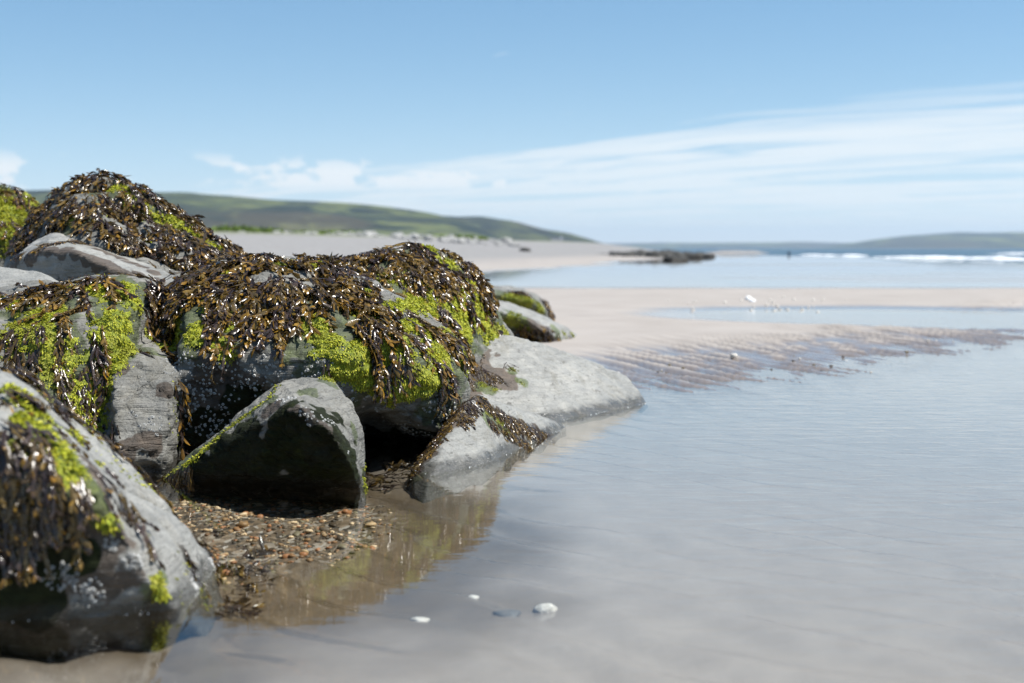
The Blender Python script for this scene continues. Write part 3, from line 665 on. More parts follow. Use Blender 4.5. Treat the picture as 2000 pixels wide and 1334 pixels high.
def frond_arrays(path, nrm, width, lobe_len, lobe_w, tipprob, per=1.6, droop=0.35):
    """strap along the path plus forked lobes"""
    k = len(path); tang = np.gradient(path, axis=0); tang /= (np.linalg.norm(tang, axis=1, keepdims=True) + 1e-9)
    side = np.cross(tang, nrm); side /= (np.linalg.norm(side, axis=1, keepdims=True) + 1e-9)
    base = DARK[rng.integers(len(DARK))]; fs = rng.uniform(0.65, 1.25) * (1.45 if rng.random() < 0.2 else 1.0); lobe_len *= fs; lobe_w *= 0.5 + 0.5 * fs
    wv = width * (0.6 + 0.4 * np.sin(np.linspace(0.3, 2.8, k)))[:, None] * 0.5
    V = np.stack([path - side * wv, path + nrm * wv * 0.35, path + side * wv], 1).reshape(-1, 3)
    F = []
    for j in range(k - 1):
        a = 3 * j; F += [(a, a + 1, a + 4, a + 3), (a + 1, a + 2, a + 5, a + 4)]
    Kc = np.repeat(base[None], len(V), 0)
    m = max(3, int(k * per)); ii = rng.uniform(0.4, k - 1, m); ii[-2:] = k - 1.01
    j = ii.astype(int); fr = (ii - j)[:, None]; j2 = np.minimum(j + 1, k - 1)
    p = path[j] * (1 - fr) + path[j2] * fr
    ang = rng.uniform(0.1, 1.0, m) * rng.choice([-1, 1], m)
    d = tang[j] * np.cos(ang)[:, None] + side[j] * np.sin(ang)[:, None] + nrm[j] * rng.uniform(-0.15, 0.5, m)[:, None] + np.array([0, 0, -droop])
    ln = lobe_len * rng.uniform(0.45, 1.6, m); wd = lobe_w * rng.uniform(0.65, 1.3, m)
    late = ii / (k - 1)
    tip = np.where(rng.random(m) < tipprob * (0.35 + 0.9 * late), 1.0, 0.0)[:, None]
    col = np.repeat(base[None], m, 0) * rng.uniform(0.7, 1.5, (m, 1))
    tc = col * 1.15 * (1 - tip) + AMBER[rng.integers(len(AMBER), size=m)] * tip
    nn = nrm[j] + rng.normal(0, 0.8, (m, 3))
    V2, F2, K2_ = blades(p, d, nn, ln, wd, rng.uniform(-0.5, 0.3, m), col * (1 - 0.45 * tip) + tc * 0.45 * tip, tc, 3, (0.55, 0.95, 1.1), 0.35)
    return np.concatenate([V, V2]), np.concatenate([np.array(F), F2 + len(V)]), np.concatenate([Kc, K2_])

def seaweed(R, blobs, count, length, label, lobe=(0.026, 0.0115), tipprob=0.3, singles=0, lift=(0.004, 0.03), per=1.6, width=0.010, jag=0.35, back=0.0, clump=0.0, sway=0.35):
    cov = cover(R, blobs, R['v'], jag)
    if clump: cov = cov * (0.04 + 0.96 * sst(fbm(R['v'] * clump, 61, 3), -0.16, 0.16))
    if back:                                    # growth goes on over the far side as well
        nb = sst(fbm(R['v'] * 2.5, 5, 3), -0.1, 0.2) * sst(R['n'][:, 2], 0.1, 0.5) * sst(R['n'][:, 1], 0.05, 0.5)
        cov = np.maximum(cov, back * nb)
    p, n, c = face_samples(R, cov + 1e-9, count)
    VV, FF, KK, off = [], [], [], 0; parts = []
    for i in range(count):
        L = length * random.uniform(0.55, 1.3)
        lf = random.uniform(*lift) * (0.4 + 0.6 * c[i])
        path, nr = drape(R, p[i], n[i], L, 0.022, lf, sway)
        arr = frond_arrays(path, nr, width, lobe[0], lobe[1], tipprob, per)
        parts.append((path, arr))
    # the largest, frontmost fronds are parts of their own
    score = [-(q[0][:, 1].mean()) + 0.8 * (q[0][0, 2] - q[0][-1, 2]) for q in parts]
    order = list(np.argsort(score)[::-1]) if singles else []
    pick = set(order[:singles * 3:3])
    base = R['base']
    root = link('bladder_wrack', None, None, label=label, cat='seaweed', group='seaweed on the boulders', loc=base) if singles else None
    for i, (path, (v, f, k)) in enumerate(parts):
        if i in pick:
            link('frond', blade_mesh('frond', v - base, f, k), M_wrack, parent=root)
        else:
            VV.append(v); FF.append(f + off); KK.append(k); off += len(v)
    me = blade_mesh('frond_mat', np.concatenate(VV) - base, np.concatenate(FF), np.concatenate(KK))
    if singles: link('frond_mat', me, M_wrack, parent=root, kind='stuff')
    else: link('bladder_wrack', me, M_wrack, label=label, cat='seaweed', group='seaweed on the boulders', kind='stuff', loc=base)

GREEN = np.array([(0.36, 0.38, 0.020), (0.46, 0.47, 0.03), (0.25, 0.30, 0.018), (0.52, 0.50, 0.045), (0.40, 0.42, 0.025)])
def algae(R, blobs, dens, label=None, size=0.0085, jag=0.45, thick=0.014, green=1.0, back=0.0):
    v, f, n = R['v'], R['f'], R['n']
    cov = cover(R, blobs, v, jag, 18)
    if back:
        nb = sst(fbm(v * 3.5, 6, 3), 0.08, 0.33) * sst(n[:, 1], -0.1, 0.4) * sst(n[:, 2], -0.1, 0.3)
        cov = np.maximum(cov, back * nb)
    # felted coat
    fc = cov[f].min(1) > 0.12; used = np.unique(f[fc]); remap = -np.ones(len(v), int); remap[used] = np.arange(len(used))
    if len(used) == 0: return
    lump = fbm(v[used] * 40, 77, 3) * 0.9 + fbm(v[used] * 17, 78, 2) * 1.3
    vv = v[used] + n[used] * (-0.003 + sst(cov[used], 0.1, 0.7) * thick * (0.75 + 0.8 * lump))[:, None]
    coat = link('algae_coat', np_mesh('algae_coat', vv - R['base'], remap[f[fc]]), M_algae_base, parent=R['obj'], kind='stuff')
    area = (0.5 * np.linalg.norm(np.cross(v[f[:, 2]] - v[f[:, 0]], v[f[:, 3]] - v[f[:, 1]]), axis=1) * cov[f].mean(1)).sum()
    m = int(area * dens)
    p, nn, c = face_samples(R, cov ** 1.5 + 1e-9, m)
    cl = fbm(p * 40, 77, 3) * 0.9 + fbm(p * 17, 78, 2) * 1.3; old = sst(fbm(p * 6, 79, 3), 0.0, 0.35)[:, None]
    g = np.array([0, 0, -1.0]); t = (g - nn * (nn @ g)[:, None]) * 1.3 + rng.normal(0, 0.35, (m, 3))
    d = t + nn * rng.uniform(0.1, 0.8, m)[:, None]
    col = GREEN[rng.integers(len(GREEN), size=m)] * rng.uniform(0.55, 1.2, (m, 1)) * green; col = col * (1 - 0.55 * old) + np.array([(0.20, 0.20, 0.03)]) * 0.55 * old * green
    V, F, K_ = blades(p + nn * (-0.002 + thick * (0.7 + 0.8 * cl) * c)[:, None], d, nn + rng.normal(0, 0.5, (m, 3)), size * rng.uniform(0.6, 1.5, m), size * 0.55 * rng.uniform(0.6, 1.3, m), rng.uniform(-0.5, 0.2, m), col * 0.8, col * 1.15, 2, (0.7, 1.0), 0.5)
    link('algae_tufts', blade_mesh('algae_tufts', V - R['base'], F, K_), M_algae, parent=R['obj'], kind='stuff')

# ---- green algae
algae(A, [(230,575,52),(235,625,50),(225,670,45),(205,720,45),(190,760,40),(90,620,48),(60,660,50),(110,680,40),(40,600,30),(150,760,45),(170,800,40),(185,825,34),(110,730,40),(30,640,30),
          (10,590,24),(350,650,44),(400,655,40),(430,640,34),(350,600,20),(300,655,22),(445,690,22),(480,530,14),(620,650,36),(640,680,36),(665,705,34),(690,720,28),(590,625,24),
          (700,610,40),(740,660,50),(780,700,56),(800,740,50),(770,755,44),(830,750,36),(850,690,46),(880,660,34),(820,640,46),(900,690,24),(860,735,30),(640,545,20),(670,552,16),(760,600,36),(720,575,20),(905,720,14),(730,700,40),(840,700,40),(800,600,30),(700,690,30),(720,745,24)]+line_blobs([(320,575),(420,545),(520,520),(620,520)],16)+line_blobs([(20,585),(200,556)],12)+line_blobs([(420,600),(560,600)],26,40), 66000, back=0.4)
algae(B, [(830,488,26),(800,545,40),(850,580,44),(890,600,50),(930,600,46),(950,630,46),(970,650,34),(900,560,40),(880,520,24),(830,600,46),(870,640,46),(760,545,24),(900,640,50),(920,570,36),(860,520,24),(985,655,22)], 42000, size=0.012, back=0.4)
algae(Cc, [(245,375,24),(262,400,26),(275,410,18),(330,430,22),(355,445,24),(375,455,24),(400,480,22),(135,428,16),(150,435,14),(420,485,18),(310,425,14)], 30000, size=0.013, back=0.5)
algae(F, [(0,400,60),(40,420,60),(60,400,40),(20,450,50),(-60,420,80)], 22000, size=0.016, green=0.75, back=0.6)
algae(Gr, line_blobs([(310,942),(375,900),(430,850),(530,775),(545,748)], 7, 8)+[(640,742,12),(660,748,10),(711,935,10),(713,950,10),(712,915,8)], 60000, size=0.008, thick=0.006)
algae(H, [(965,815,16),(985,835,18),(950,805,12),(900,800,10)], 40000, size=0.007, thick=0.004, green=0.7)
algae(I, [(1018,748,8),(1003,722,7),(945,752,12),(968,762,9)], 50000, size=0.008, thick=0.004, green=0.6)
algae(J, [(1000,588,22),(1030,592,22),(1055,600,18)], 9000, size=0.02, thick=0.012, green=0.6)
algae(K2, [(1000,628,20),(1020,640,16),(1100,650,10),(1118,655,8)], 12000, size=0.016, thick=0.01, green=0.6)
algae(K, [(60,800,44),(80,840,44),(110,880,40),(60,880,40),(130,920,36),(30,770,30),(140,850,20),(190,905,14),(210,1020,16),(305,1140,20),(315,1165,14),(110,940,26),(40,830,30)], 40000, size=0.010, back=0.3)

# ---- brown seaweed
seaweed(A, line_blobs([(-40,590),(60,582),(200,552)], 18)+line_blobs([(300,568),(400,545),(450,512),(620,515),(690,555)], 26)+line_blobs([(390,560),(500,555),(610,555)], 42)+line_blobs([(650,570),(710,600),(750,615)], 27)
        +[(165,605,26),(190,640,20),(60,600,14),(20,640,14),(315,600,26),(150,585,24),(700,630,24),(430,590,36),(560,590,36),(500,600,34),(735,635,14)],
        1650, 0.22, 'dark brown wrack with amber tips hanging in strands down the largest boulder', singles=230, clump=9.0, tipprob=0.42, lift=(0.005, 0.04), back=0.5, per=3.0, sway=0.2)
seaweed(A, [(800,620,22),(840,640,16),(870,655,12),(800,660,14),(760,560,14),(730,555,12),(850,700,10)], 95, 0.15, 'thin brown wrack strands trailing over the algae on the right end of the largest boulder', tipprob=0.35, lift=(0.004, 0.02), sway=0.15)
seaweed(A, line_blobs([(30,650),(40,720)], 14)+line_blobs([(75,600),(70,690)], 9)+line_blobs([(125,620),(115,720),(130,780)], 10)+line_blobs([(185,680),(160,760)], 11)+line_blobs([(290,570),(300,640)], 10)+[(160,790,16),(180,790,14),(140,800,10),(320,650,14),(300,640,12),(222,830,9),(225,850,8),(760,640,20),(790,690,14),(860,740,9),(880,730,8),(755,720,10),(270,690,8),(435,690,7),(640,700,8)],
        420, 0.09, 'scattered reddish-brown seaweed tufts low on the front of the largest boulder', lobe=(0.02, 0.008), tipprob=0.12, lift=(0.003, 0.014))
seaweed(B, line_blobs([(620,520),(720,505),(800,490),(860,490),(930,545)], 34)+line_blobs([(700,520),(780,520),(850,530)], 32)+[(940,560,16),(900,580,14),(850,560,16),(860,610,9),(930,610,8),(970,650,7),(895,540,16)],
        950, 0.13, 'brown seaweed draped over the humped boulder behind the largest one', per=3.0, singles=40, clump=8.0, tipprob=0.34, back=0.5)
seaweed(Cc, line_blobs([(60,450),(110,390),(200,345),(270,375),(340,420),(450,490)], 40)+line_blobs([(130,410),(230,410),(320,460),(430,510)], 46)+line_blobs([(200,450),(300,500),(420,540)], 40)+[(90,430,30),(60,470,20)],
        2100, 0.06, 'short brown seaweed covering the tall peaked boulder from top to foot', lobe=(0.027, 0.012), tipprob=0.25, lift=(0.004, 0.035), per=2.4, back=0.7)
seaweed(F, [(10,372,22),(40,385,20),(60,410,20),(0,440,30),(30,380,16)], 260, 0.08, 'thin brown seaweed on the algae-green boulder at the far left edge', lobe=(0.034, 0.014), back=0.5)
seaweed(D, line_blobs([(30,500),(100,478),(150,470)], 7, 10), 60, 0.05, 'thin brown weed fringe along the edge of the leaning grey slab', lobe=(0.016, 0.006), lift=(0.002, 0.008))
seaweed(E, line_blobs([(-40,580),(60,572),(150,560)], 12, 14), 170, 0.10, 'brown seaweed strip along the foot of the smooth pale boulder top', tipprob=0.4)
seaweed(Gr, line_blobs([(305,945),(340,935),(370,920)], 14, 10), 90, 0.05, 'small reddish weed clump at the left toe of the small arched rock', lobe=(0.014, 0.007), lift=(0.002, 0.012), per=2.5, tipprob=0.1)
seaweed(H, line_blobs([(930,776),(900,800),(860,855),(825,900),(812,925)], 15, 10)+line_blobs([(935,778),(985,812),(1040,838),(1070,850)], 13, 10)+line_blobs([(950,815),(1000,845),(1030,865)], 7, 10),
        900, 0.028, 'short red-brown weed on the two ridges of the low pointed rock', lobe=(0.010, 0.005), lift=(0.001, 0.006), per=2.5, tipprob=0.2, width=0.005)
seaweed(I, [(920,690,20),(930,720,24),(960,735,18),(910,740,20),(985,715,7),(990,706,6)], 130, 0.03, 'thin brown weed film on the left flank of the smooth slab', lobe=(0.012, 0.004), lift=(0.001, 0.004), tipprob=0.1, width=0.004)
seaweed(J, [(1010,575,16),(1062,592,14),(1075,612,12)], 70, 0.08, 'dark weed on the small flat-topped rock up the sand', lobe=(0.03, 0.013))
seaweed(K2, [(1020,640,16),(1060,650,18),(1085,662,14),(1110,660,8),(1040,660,12)], 110, 0.08, 'dark weed under the edge of the wedge-shaped rock on the sand', lobe=(0.03, 0.013))
seaweed(K, [(20,780,30),(40,740,20),(20,850,44),(40,900,50),(60,950,60),(110,1000,50),(20,1000,60),(110,960,40),(150,960,24),(90,790,14),(20,720,14),(190,960,14),(20,930,50),(60,1050,40)]+line_blobs([(200,930),(250,1000),(290,1070)], 5, 10),
        620, 0.055, 'dark glossy brown seaweed on the face of the blurred foreground boulder', lobe=(0.016, 0.008), tipprob=0.15, per=2.0, back=0.3)

# ------------------------------------------------------------------ barnacles
def barnacles(R, blobs, count, size):
    cov = cover(R, blobs, R['v'], 0.55, 22)
    p, n, c = face_samples(R, cov ** 2 + 1e-9, count)
    k = 6; ang = np.arange(k) / k * 2 * math.pi
    t1 = np.cross(n, rng.normal(size=n.shape)); t1 /= np.linalg.norm(t1, axis=1, keepdims=True); t2 = np.cross(n, t1)
    r = size * rng.uniform(0.45, 1.25, count); V = []
    for (rr, hh) in ((1.0, -0.1), (0.55, 0.55), (0.3, 0.3)):
        for a in ang: V.append(p + (t1 * math.cos(a) + t2 * math.sin(a)) * (r * rr)[:, None] + n * (r * hh)[:, None])
    V = np.stack(V, 1).reshape(-1, 3); q = []
    for j in range(2):
        for i in range(k): q.append((j * k + i, j * k + (i + 1) % k, (j + 1) * k + (i + 1) % k, (j + 1) * k + i))
    F = (np.array(q)[None] + (np.arange(count) * 3 * k)[:, None, None]).reshape(-1, 4)
    link('barnacles', np_mesh('barnacles', V - R['base'], F, False), M_barn, parent=R['obj'], kind='stuff')
barnacles(A, [(350,720,36),(380,700,30),(430,710,36),(470,745,34),(400,760,44),(370,790,40),(350,830,30),(420,820,40),(500,760,34),(540,730,30),(620,720,44),(700,770,44),(680,730,30),(860,790,40),(880,810,34),(300,830,24),(250,810,18),(450,850,30),(520,720,24),(800,840,50),(660,760,26)], 850, 0.006)
barnacles(Gr, [(560,780,24),(600,800,24),(640,820,22),(680,880,12)], 60, 0.005)
barnacles(K, [(230,1060,26),(180,1150,34),(120,1130,30),(250,1090,24),(60,1100,24),(380,1140,20),(415,1100,10)], 200, 0.005)
barnacles(J, [(1000,565,30)], 40, 0.012)

# ------------------------------------------------------------------ pebbles and shells
def pebble_mesh(seed, flat=0.55):
    bm = bmesh.new(); bmesh.ops.create_icosphere(bm, subdivisions=2, radius=1.0)
    v = np.array([x.co[:] for x in bm.verts]); d = fbm(v * 1.1, seed, 3) * 1.3
    for x, k in zip(bm.verts, d): x.co = Vector((x.co.x * (1 + 0.5 * k), x.co.y * 0.78 * (1 + 0.5 * k), x.co.z * flat * (1 + 0.4 * k)))
    me = bpy.data.meshes.new('pebble'); bm.to_mesh(me); bm.free()
    for p in me.polygons: p.use_smooth = True
    return me
PCOL = [(0.085, 0.075, 0.06), (0.19, 0.12, 0.065), (0.21, 0.15, 0.085), (0.36, 0.30, 0.21), (0.13, 0.13, 0.10), (0.26, 0.14, 0.075), (0.05, 0.042, 0.032), (0.52, 0.47, 0.38)]
PCOL = [(min(1, a * 1.15), b * 0.95, c * 0.72) for a, b, c in PCOL]
PM = [plain('pebble_stone', c, 0.55, 40, tuple(min(1, x * 1.35) for x in c)) for c in PCOL]
protos = []
for i in range(16):
    me = pebble_mesh(40 + i, 0.4 + 0.25 * (i % 3) / 2); me.materials.append(PM[i % 8]); protos.append(me)
def bed(x, y): return float(sand_z(np.array([x]), np.array([y]))[0])
cnt = 0; tries = 0
while cnt < 190 and tries < 5000:
    tries += 1
    px = random.uniform(320, 800); py = random.uniform(962, 1130); g = G(px, py, -0.05)
    if gravel_mask(np.array([g.x]), np.array([g.y]))[0] < random.uniform(0.15, 0.8): continue
    r = random.choice([0.007, 0.008, 0.009, 0.011, 0.013, 0.018]) * random.uniform(0.8, 1.2)
    o = link('pebble', random.choice(protos), None, label='pebble on the gravelly pool bed in front of the arched rock', cat='pebble', group='pebbles on the pool bed', loc=(g.x, g.y, bed(g.x, g.y) + r * 0.05))
    o.scale = (r, r, r); o.rotation_euler = (random.uniform(-.2, .2), random.uniform(-.2, .2), random.uniform(0, 6.28)); cnt += 1
def gravel():
    bm = bmesh.new(); bmesh.ops.create_icosphere(bm, subdivisions=1, radius=1.0)
    bv = np.array([x.co[:] for x in bm.verts]); bf = np.array([[q.index for q in p.verts] for p in bm.faces]); bm.free()
    n = 9000; x = rng.uniform(-1.75, 0.0, n); y = rng.uniform(3.2, 6.3, n)
    keep = gravel_mask(x, y) > rng.uniform(0.05, 0.9, n); x, y = x[keep], y[keep]; n = len(x)
    r = rng.uniform(0.004, 0.010, n); an = rng.uniform(0, 6.28, n); z = sand_z(x, y)
    sx = r * rng.uniform(0.9, 1.6, n); sy = r * rng.uniform(0.7, 1.1, n); szv = r * rng.uniform(0.35, 0.7, n)
    B3 = bv[None] * np.stack([sx, sy, szv], 1)[:, None]
    ca, sa = np.cos(an)[:, None], np.sin(an)[:, None]
    V = np.stack([B3[..., 0] * ca - B3[..., 1] * sa + x[:, None], B3[..., 0] * sa + B3[..., 1] * ca + y[:, None], B3[..., 2] + (z - szv * 0.15)[:, None]], -1).reshape(-1, 3)
    F = (bf[None] + (np.arange(n) * len(bv))[:, None, None]).reshape(-1, 3)
    c = np.array(PCOL)[rng.integers(len(PCOL), size=n)] * rng.uniform(0.7, 1.2, (n, 1)); K_ = np.repeat(c, len(bv), 0)
    t = NT('gravel_stone'); mat = t.done(t.principled(Base_Color=t.attr('col', 'Color'), Roughness=0.55))
    link('gravel', np_mesh('gravel', V, F, True, {'col': K_}), mat, label='brown and grey gravel covering the pool bed between the boulders', cat='gravel', kind='stuff')
gravel()
def shell(px, py, r, label, mat=None, z=-0.05, flat=0.5, name='shell', cat='shell', seed=3):
    me = pebble_mesh(seed, flat); me.materials.append(mat or M_shell); g = G(px, py, z)
    o = link(name, me, None, label=label, cat=cat, loc=(g.x, g.y, max(bed(g.x, g.y), -0.2) + r * flat * 0.15)); o.scale = (r, r, r); o.rotation_euler = (0.1, 0.05, random.uniform(-.3, .3))
M_deep = plain('wet_stone', (0.06, 0.06, 0.058), 0.6, 60, (0.13, 0.12, 0.105))
shell(1066, 1160, 0.032, 'white shell lying under the clear shallow water', seed=60)
shell(990, 1172, 0.034, 'dark stone under water just left of the white shell', M_deep, name='stone', cat='stone', flat=0.22, seed=61)
shell(820, 1176, 0.022, 'thin pale shell under water below the reflected algae', flat=0.2, seed=62)
shell(925, 1132, 0.016, 'small pale shell under water behind the white shell', flat=0.3, seed=63)
shell(1310, 716, 0.02, 'white shell on the rippled sand near the smooth slab', z=0.01, seed=66)
shell(1347, 745, 0.016, 'white shell at the edge of the rippled sand touching the water', z=0.0, seed=67)
shell(1433, 702, 0.03, 'pale half shell on the rippled sand with a dark opening', z=0.01, flat=0.8, seed=68)
for i, (px, py) in enumerate([(1462, 588), (1470, 592)]):
    shell(px, py, 0.055 - 0.015 * i, ['white foam lump on the sand between the flats and the puddle', 'smaller white foam piece beside the white foam lump'][i], M_foam, z=0.03, flat=0.9, name='foam_lump', cat='foam', seed=70 + i)
shell_bit = pebble_mesh(90, 0.5); shell_bit.materials.append(M_shell)
for i in range(46):
    px = random.gauss(1500, 110); py = random.uniform(582, 606); g = G(px, py, 0.03); r = random.uniform(0.012, 0.026)
    o = link('shell', shell_bit, None, label='tiny white shell strewn on the sand around the foam lump', cat='shell', group='tiny white shells on the sand bar', loc=(g.x, g.y, bed(g.x, g.y) + r * 0.3)); o.scale = (r, r, r)
for i in range(70):
    px = random.uniform(1200, 1990); e = np.interp(px, [1200, 1400, 1600, 1800, 2000], [738, 728, 708, 682, 655]); py = e + random.gauss(0, 12); g = G(px, py, 0.01); r = random.uniform(0.005, 0.014)
    o = link('pebble', random.choice([shell_bit, protos[4], protos[6]]), None, label='tiny pebble or shell bit on the wet rippled sand', cat='pebble', group='bits strewn on the rippled sand', loc=(g.x, g.y, bed(g.x, g.y) + r * 0.3)); o.scale = (r, r, r)
# brown weed lying on the drowned bed
def bed_weed(px, py, n, rad, label):
    g = G(px, py, -0.05); VV, FF, KK, off = [], [], [], 0
    for i in range(n):
        a = random.uniform(0, 6.28); q = Vector((g.x + random.gauss(0, rad), g.y + random.gauss(0, rad * 1.5), 0)); pts = []
        for k in range(6):
            pts.append((q.x, q.y, bed(q.x, q.y) + 0.006 + 0.008 * random.random())); a += random.uniform(-.5, .5); q = q + Vector((math.cos(a), math.sin(a), 0)) * 0.02
        v, f, k_ = frond_arrays(np.array(pts), np.tile(np.array([0, 0, 1.0]), (6, 1)), 0.008, 0.025, 0.009, 0.1, droop=0.0)
        VV.append(v); FF.append(f + off); KK.append(k_); off += len(v)
    b = np.array([g.x, g.y, -0.05])
    link('drowned_weed', blade_mesh('drowned_weed', np.concatenate(VV) - b, np.concatenate(FF), np.concatenate(KK)), M_wrack, label=label, cat='seaweed', kind='stuff', loc=b)
bed_weed(450, 1088, 16, 0.05, 'dark brown weed patch under water by the foreground boulder tip')
bed_weed(770, 925, 26, 0.08, 'red-brown weed under water between the arched and pointed rocks')
bed_weed(420, 1150, 14, 0.05, 'greenish brown weed under water at the foreground boulder foot')

def glints(R, n, x0, x1, label):  # tiny white beads added at the waterline to imitate sparkle
    v = R['v']; k = np.where((np.abs(v[:, 2] - 0.001) < 0.007) & (R['n'][:, 1] < 0.2) & (v[:, 0] > x0) & (v[:, 0] < x1))[0]
    if len(k) == 0: return
    run = fbm(v[k] * np.array([9, 9, 0]), 83, 2); k = k[run > 0.10]
    if len(k) == 0: return
    k = rng.choice(k, n); bm = bmesh.new(); bmesh.ops.create_icosphere(bm, subdivisions=2, radius=1.0)
    bv = np.array([q.co[:] for q in bm.verts]); bf = np.array([[q.index for q in p.verts] for p in bm.faces]); bm.free()
    c = v[k] + R['n'][k] * 0.004 + rng.normal(0, 0.005, (n, 3)); c[:, 2] = 0.001; rad = rng.uniform(0.0007, 0.0017, n) * rng.choice([1, 1, 1, 1.7], n)
    V = (bv[None] * rad[:, None, None] + c[:, None]).reshape(-1, 3); F = (bf[None] + (np.arange(n) * len(bv))[:, None, None]).reshape(-1, 3)
    t = NT('glint'); mat = t.done(t.principled(Base_Color=(0.75, 0.76, 0.75), Roughness=0.05, Specular_IOR_Level=0.8))
    link('glints', np_mesh('glints', V - R['base'], F), mat, label=label, cat='glints', kind='stuff', loc=R['base'])
glints(K, 90, -2.0, 0.0, 'line of bubbles where the foreground boulder meets the water')
glints(H, 90, -1.0, 1.0, 'bubbles along the water line of the low pointed rock')
glints(I, 110, -1.0, 2.0, 'bubbles along the water line of the large smooth slab')
# ------------------------------------------------------------------ far beach
def lump_rock(name, loc, r, seed, mat, flat=0.6, **k):
    bm = bmesh.new(); bmesh.ops.create_icosphere(bm, subdivisions=3, radius=1.0)
    v = np.array([x.co[:] for x in bm.verts]); d = fbm(v * 1.3, seed, 4)
    for x, q in zip(bm.verts, d): x.co = x.co * (1 + 0.75 * q); x.co.z *= flat
    me = bpy.data.meshes.new(name); bm.to_mesh(me); bm.free()
    o = link(name, me, mat, loc=loc, **k); o.scale = r if isinstance(r, tuple) else (r, r, r); return o
def rubble(name, pts, mat, label, cat, seed, flat=0.7):
    VV, FF, off = [], [], 0
    bm = bmesh.new(); bmesh.ops.create_icosphere(bm, subdivisions=2, radius=1.0)
    bv = np.array([x.co[:] for x in bm.verts]); bf = np.array([[q.index for q in p.verts] for p in bm.faces]); bm.free()
    for i, (x, y, z, r) in enumerate(pts):
        d = fbm(bv * 1.2 + i * 7.7, seed, 3)[:, None]
        v = bv * (1 + 0.7 * d) * np.array([r * random.uniform(0.9, 1.7), r, r * flat]) + np.array([x, y, z]); VV.append(v); FF.append(bf + off); off += len(bv)
    link(name, np_mesh(name, np.concatenate(VV), np.concatenate(FF), False), mat, label=label, cat=cat, kind='stuff')
pts = []
for i in range(170):
    px = random.uniform(1168, 1388); Y = random.uniform(118, 150); t = (px - 1168) / 220
    r = random.uniform(0.18, 0.5) * (0.5 + math.sin(math.pi * min(1, max(0.05, t * 0.9 + .05))) * 0.8)
    pts.append(((px - 1000) / FPX * Y, Y, r * 0.3, r))
rubble('reef', pts, M_reef, 'low dark rocky reef across the flats at the horizon', 'reef', 5)
lump_rock('shore_rock', Wp(1317, 92, 0.08), (0.75, 0.5, 0.4), 9, M_reef, label='lone dark rock on the flats in front of the dark reef', cat='rock')
lump_rock('shore_rock', Wp(1025, 120, 0.6), (0.5, 0.4, 0.4), 10, M_reef, label='single dark stone on the pale upper beach', cat='rock')
def post(px, Y, h, label, w=0.12, z=0.0, cat='post'):
    bm = bmesh.new(); bmesh.ops.create_cone(bm, cap_ends=True, segments=8, radius1=w, radius2=w * 0.85, depth=h + 0.6)
    bmesh.ops.bevel(bm, geom=[e for e in bm.edges if all(v.co.z > 0 for v in e.verts)], offset=w * 0.15, segments=1)
    me = bpy.data.meshes.new('post'); bm.to_mesh(me); bm.free()
    link('beach_post', me, M_dark, label=label, cat=cat, loc=Wp(px, Y, z + h / 2 - 0.3))
post(1540, 170, 0.42, 'dark stump standing alone on the flats before the sea', 0.15, 0.0)
pts = []
for i in range(260):
    px = random.uniform(440, 1010); Y = random.uniform(150, 200); x = (px - 1000) / FPX * Y
    r = random.uniform(0.15, 0.42) * (1.6 if random.random() < 0.12 else 1); pts.append((x, Y, bed(x, Y) + r * 0.25, r))
rubble('shingle_stones', pts, M_stone, 'grey stones scattered along the top of the shingle bank', 'stones', 6)
def grass_bank(px0, px1, Y, h, label, seed):
    x0, x1 = (px0 - 1000) / FPX * Y, (px1 - 1000) / FPX * Y; n = 2200
    x = rng.uniform(x0, x1, n); y = Y + rng.normal(0, 2.0, n); z = sand_z(x, y)
    hh = h * (0.5 + 0.5 * np.clip(fbm(np.stack([x * 0.4, y * 0.4, 0 * x], 1), seed, 3) + 0.5, 0, 1.3)) * np.minimum(1, np.minimum(x - x0, x1 - x) / 1.5)
    d = np.stack([rng.normal(0, .35, n), rng.normal(0, .35, n), np.ones(n)], 1)
    col = np.array([(0.12, 0.18, 0.02)]) * rng.uniform(0.6, 2.0, (n, 1)) + np.array([(0.03, 0.02, 0)]) * rng.random((n, 1))
    V, F, K_ = blades(np.stack([x, y, z - 0.05], 1), d, rng.normal(size=(n, 3)), hh * rng.uniform(0.5, 1.2, n), np.full(n, 0.45), rng.uniform(-.4, .4, n), col * .7, col, 3, (1, .9, .6), .2)
    b = np.array([(x0 + x1) / 2, Y, 1.0]); link('bank_grass', blade_mesh('bank_grass', V - b, F, K_), M_algae, label=label, cat='grass', kind='stuff', loc=b)
grass_bank(405, 560, 165, 1.3, 'bright green grass patch on top of the shingle bank', 3)
grass_bank(560, 720, 175, 0.9, 'duller grass patch right of the bright one on the shingle bank', 4)
grass_bank(820, 965, 195, 0.6, 'thin grass on the shingle bank below the dark hillside', 5)
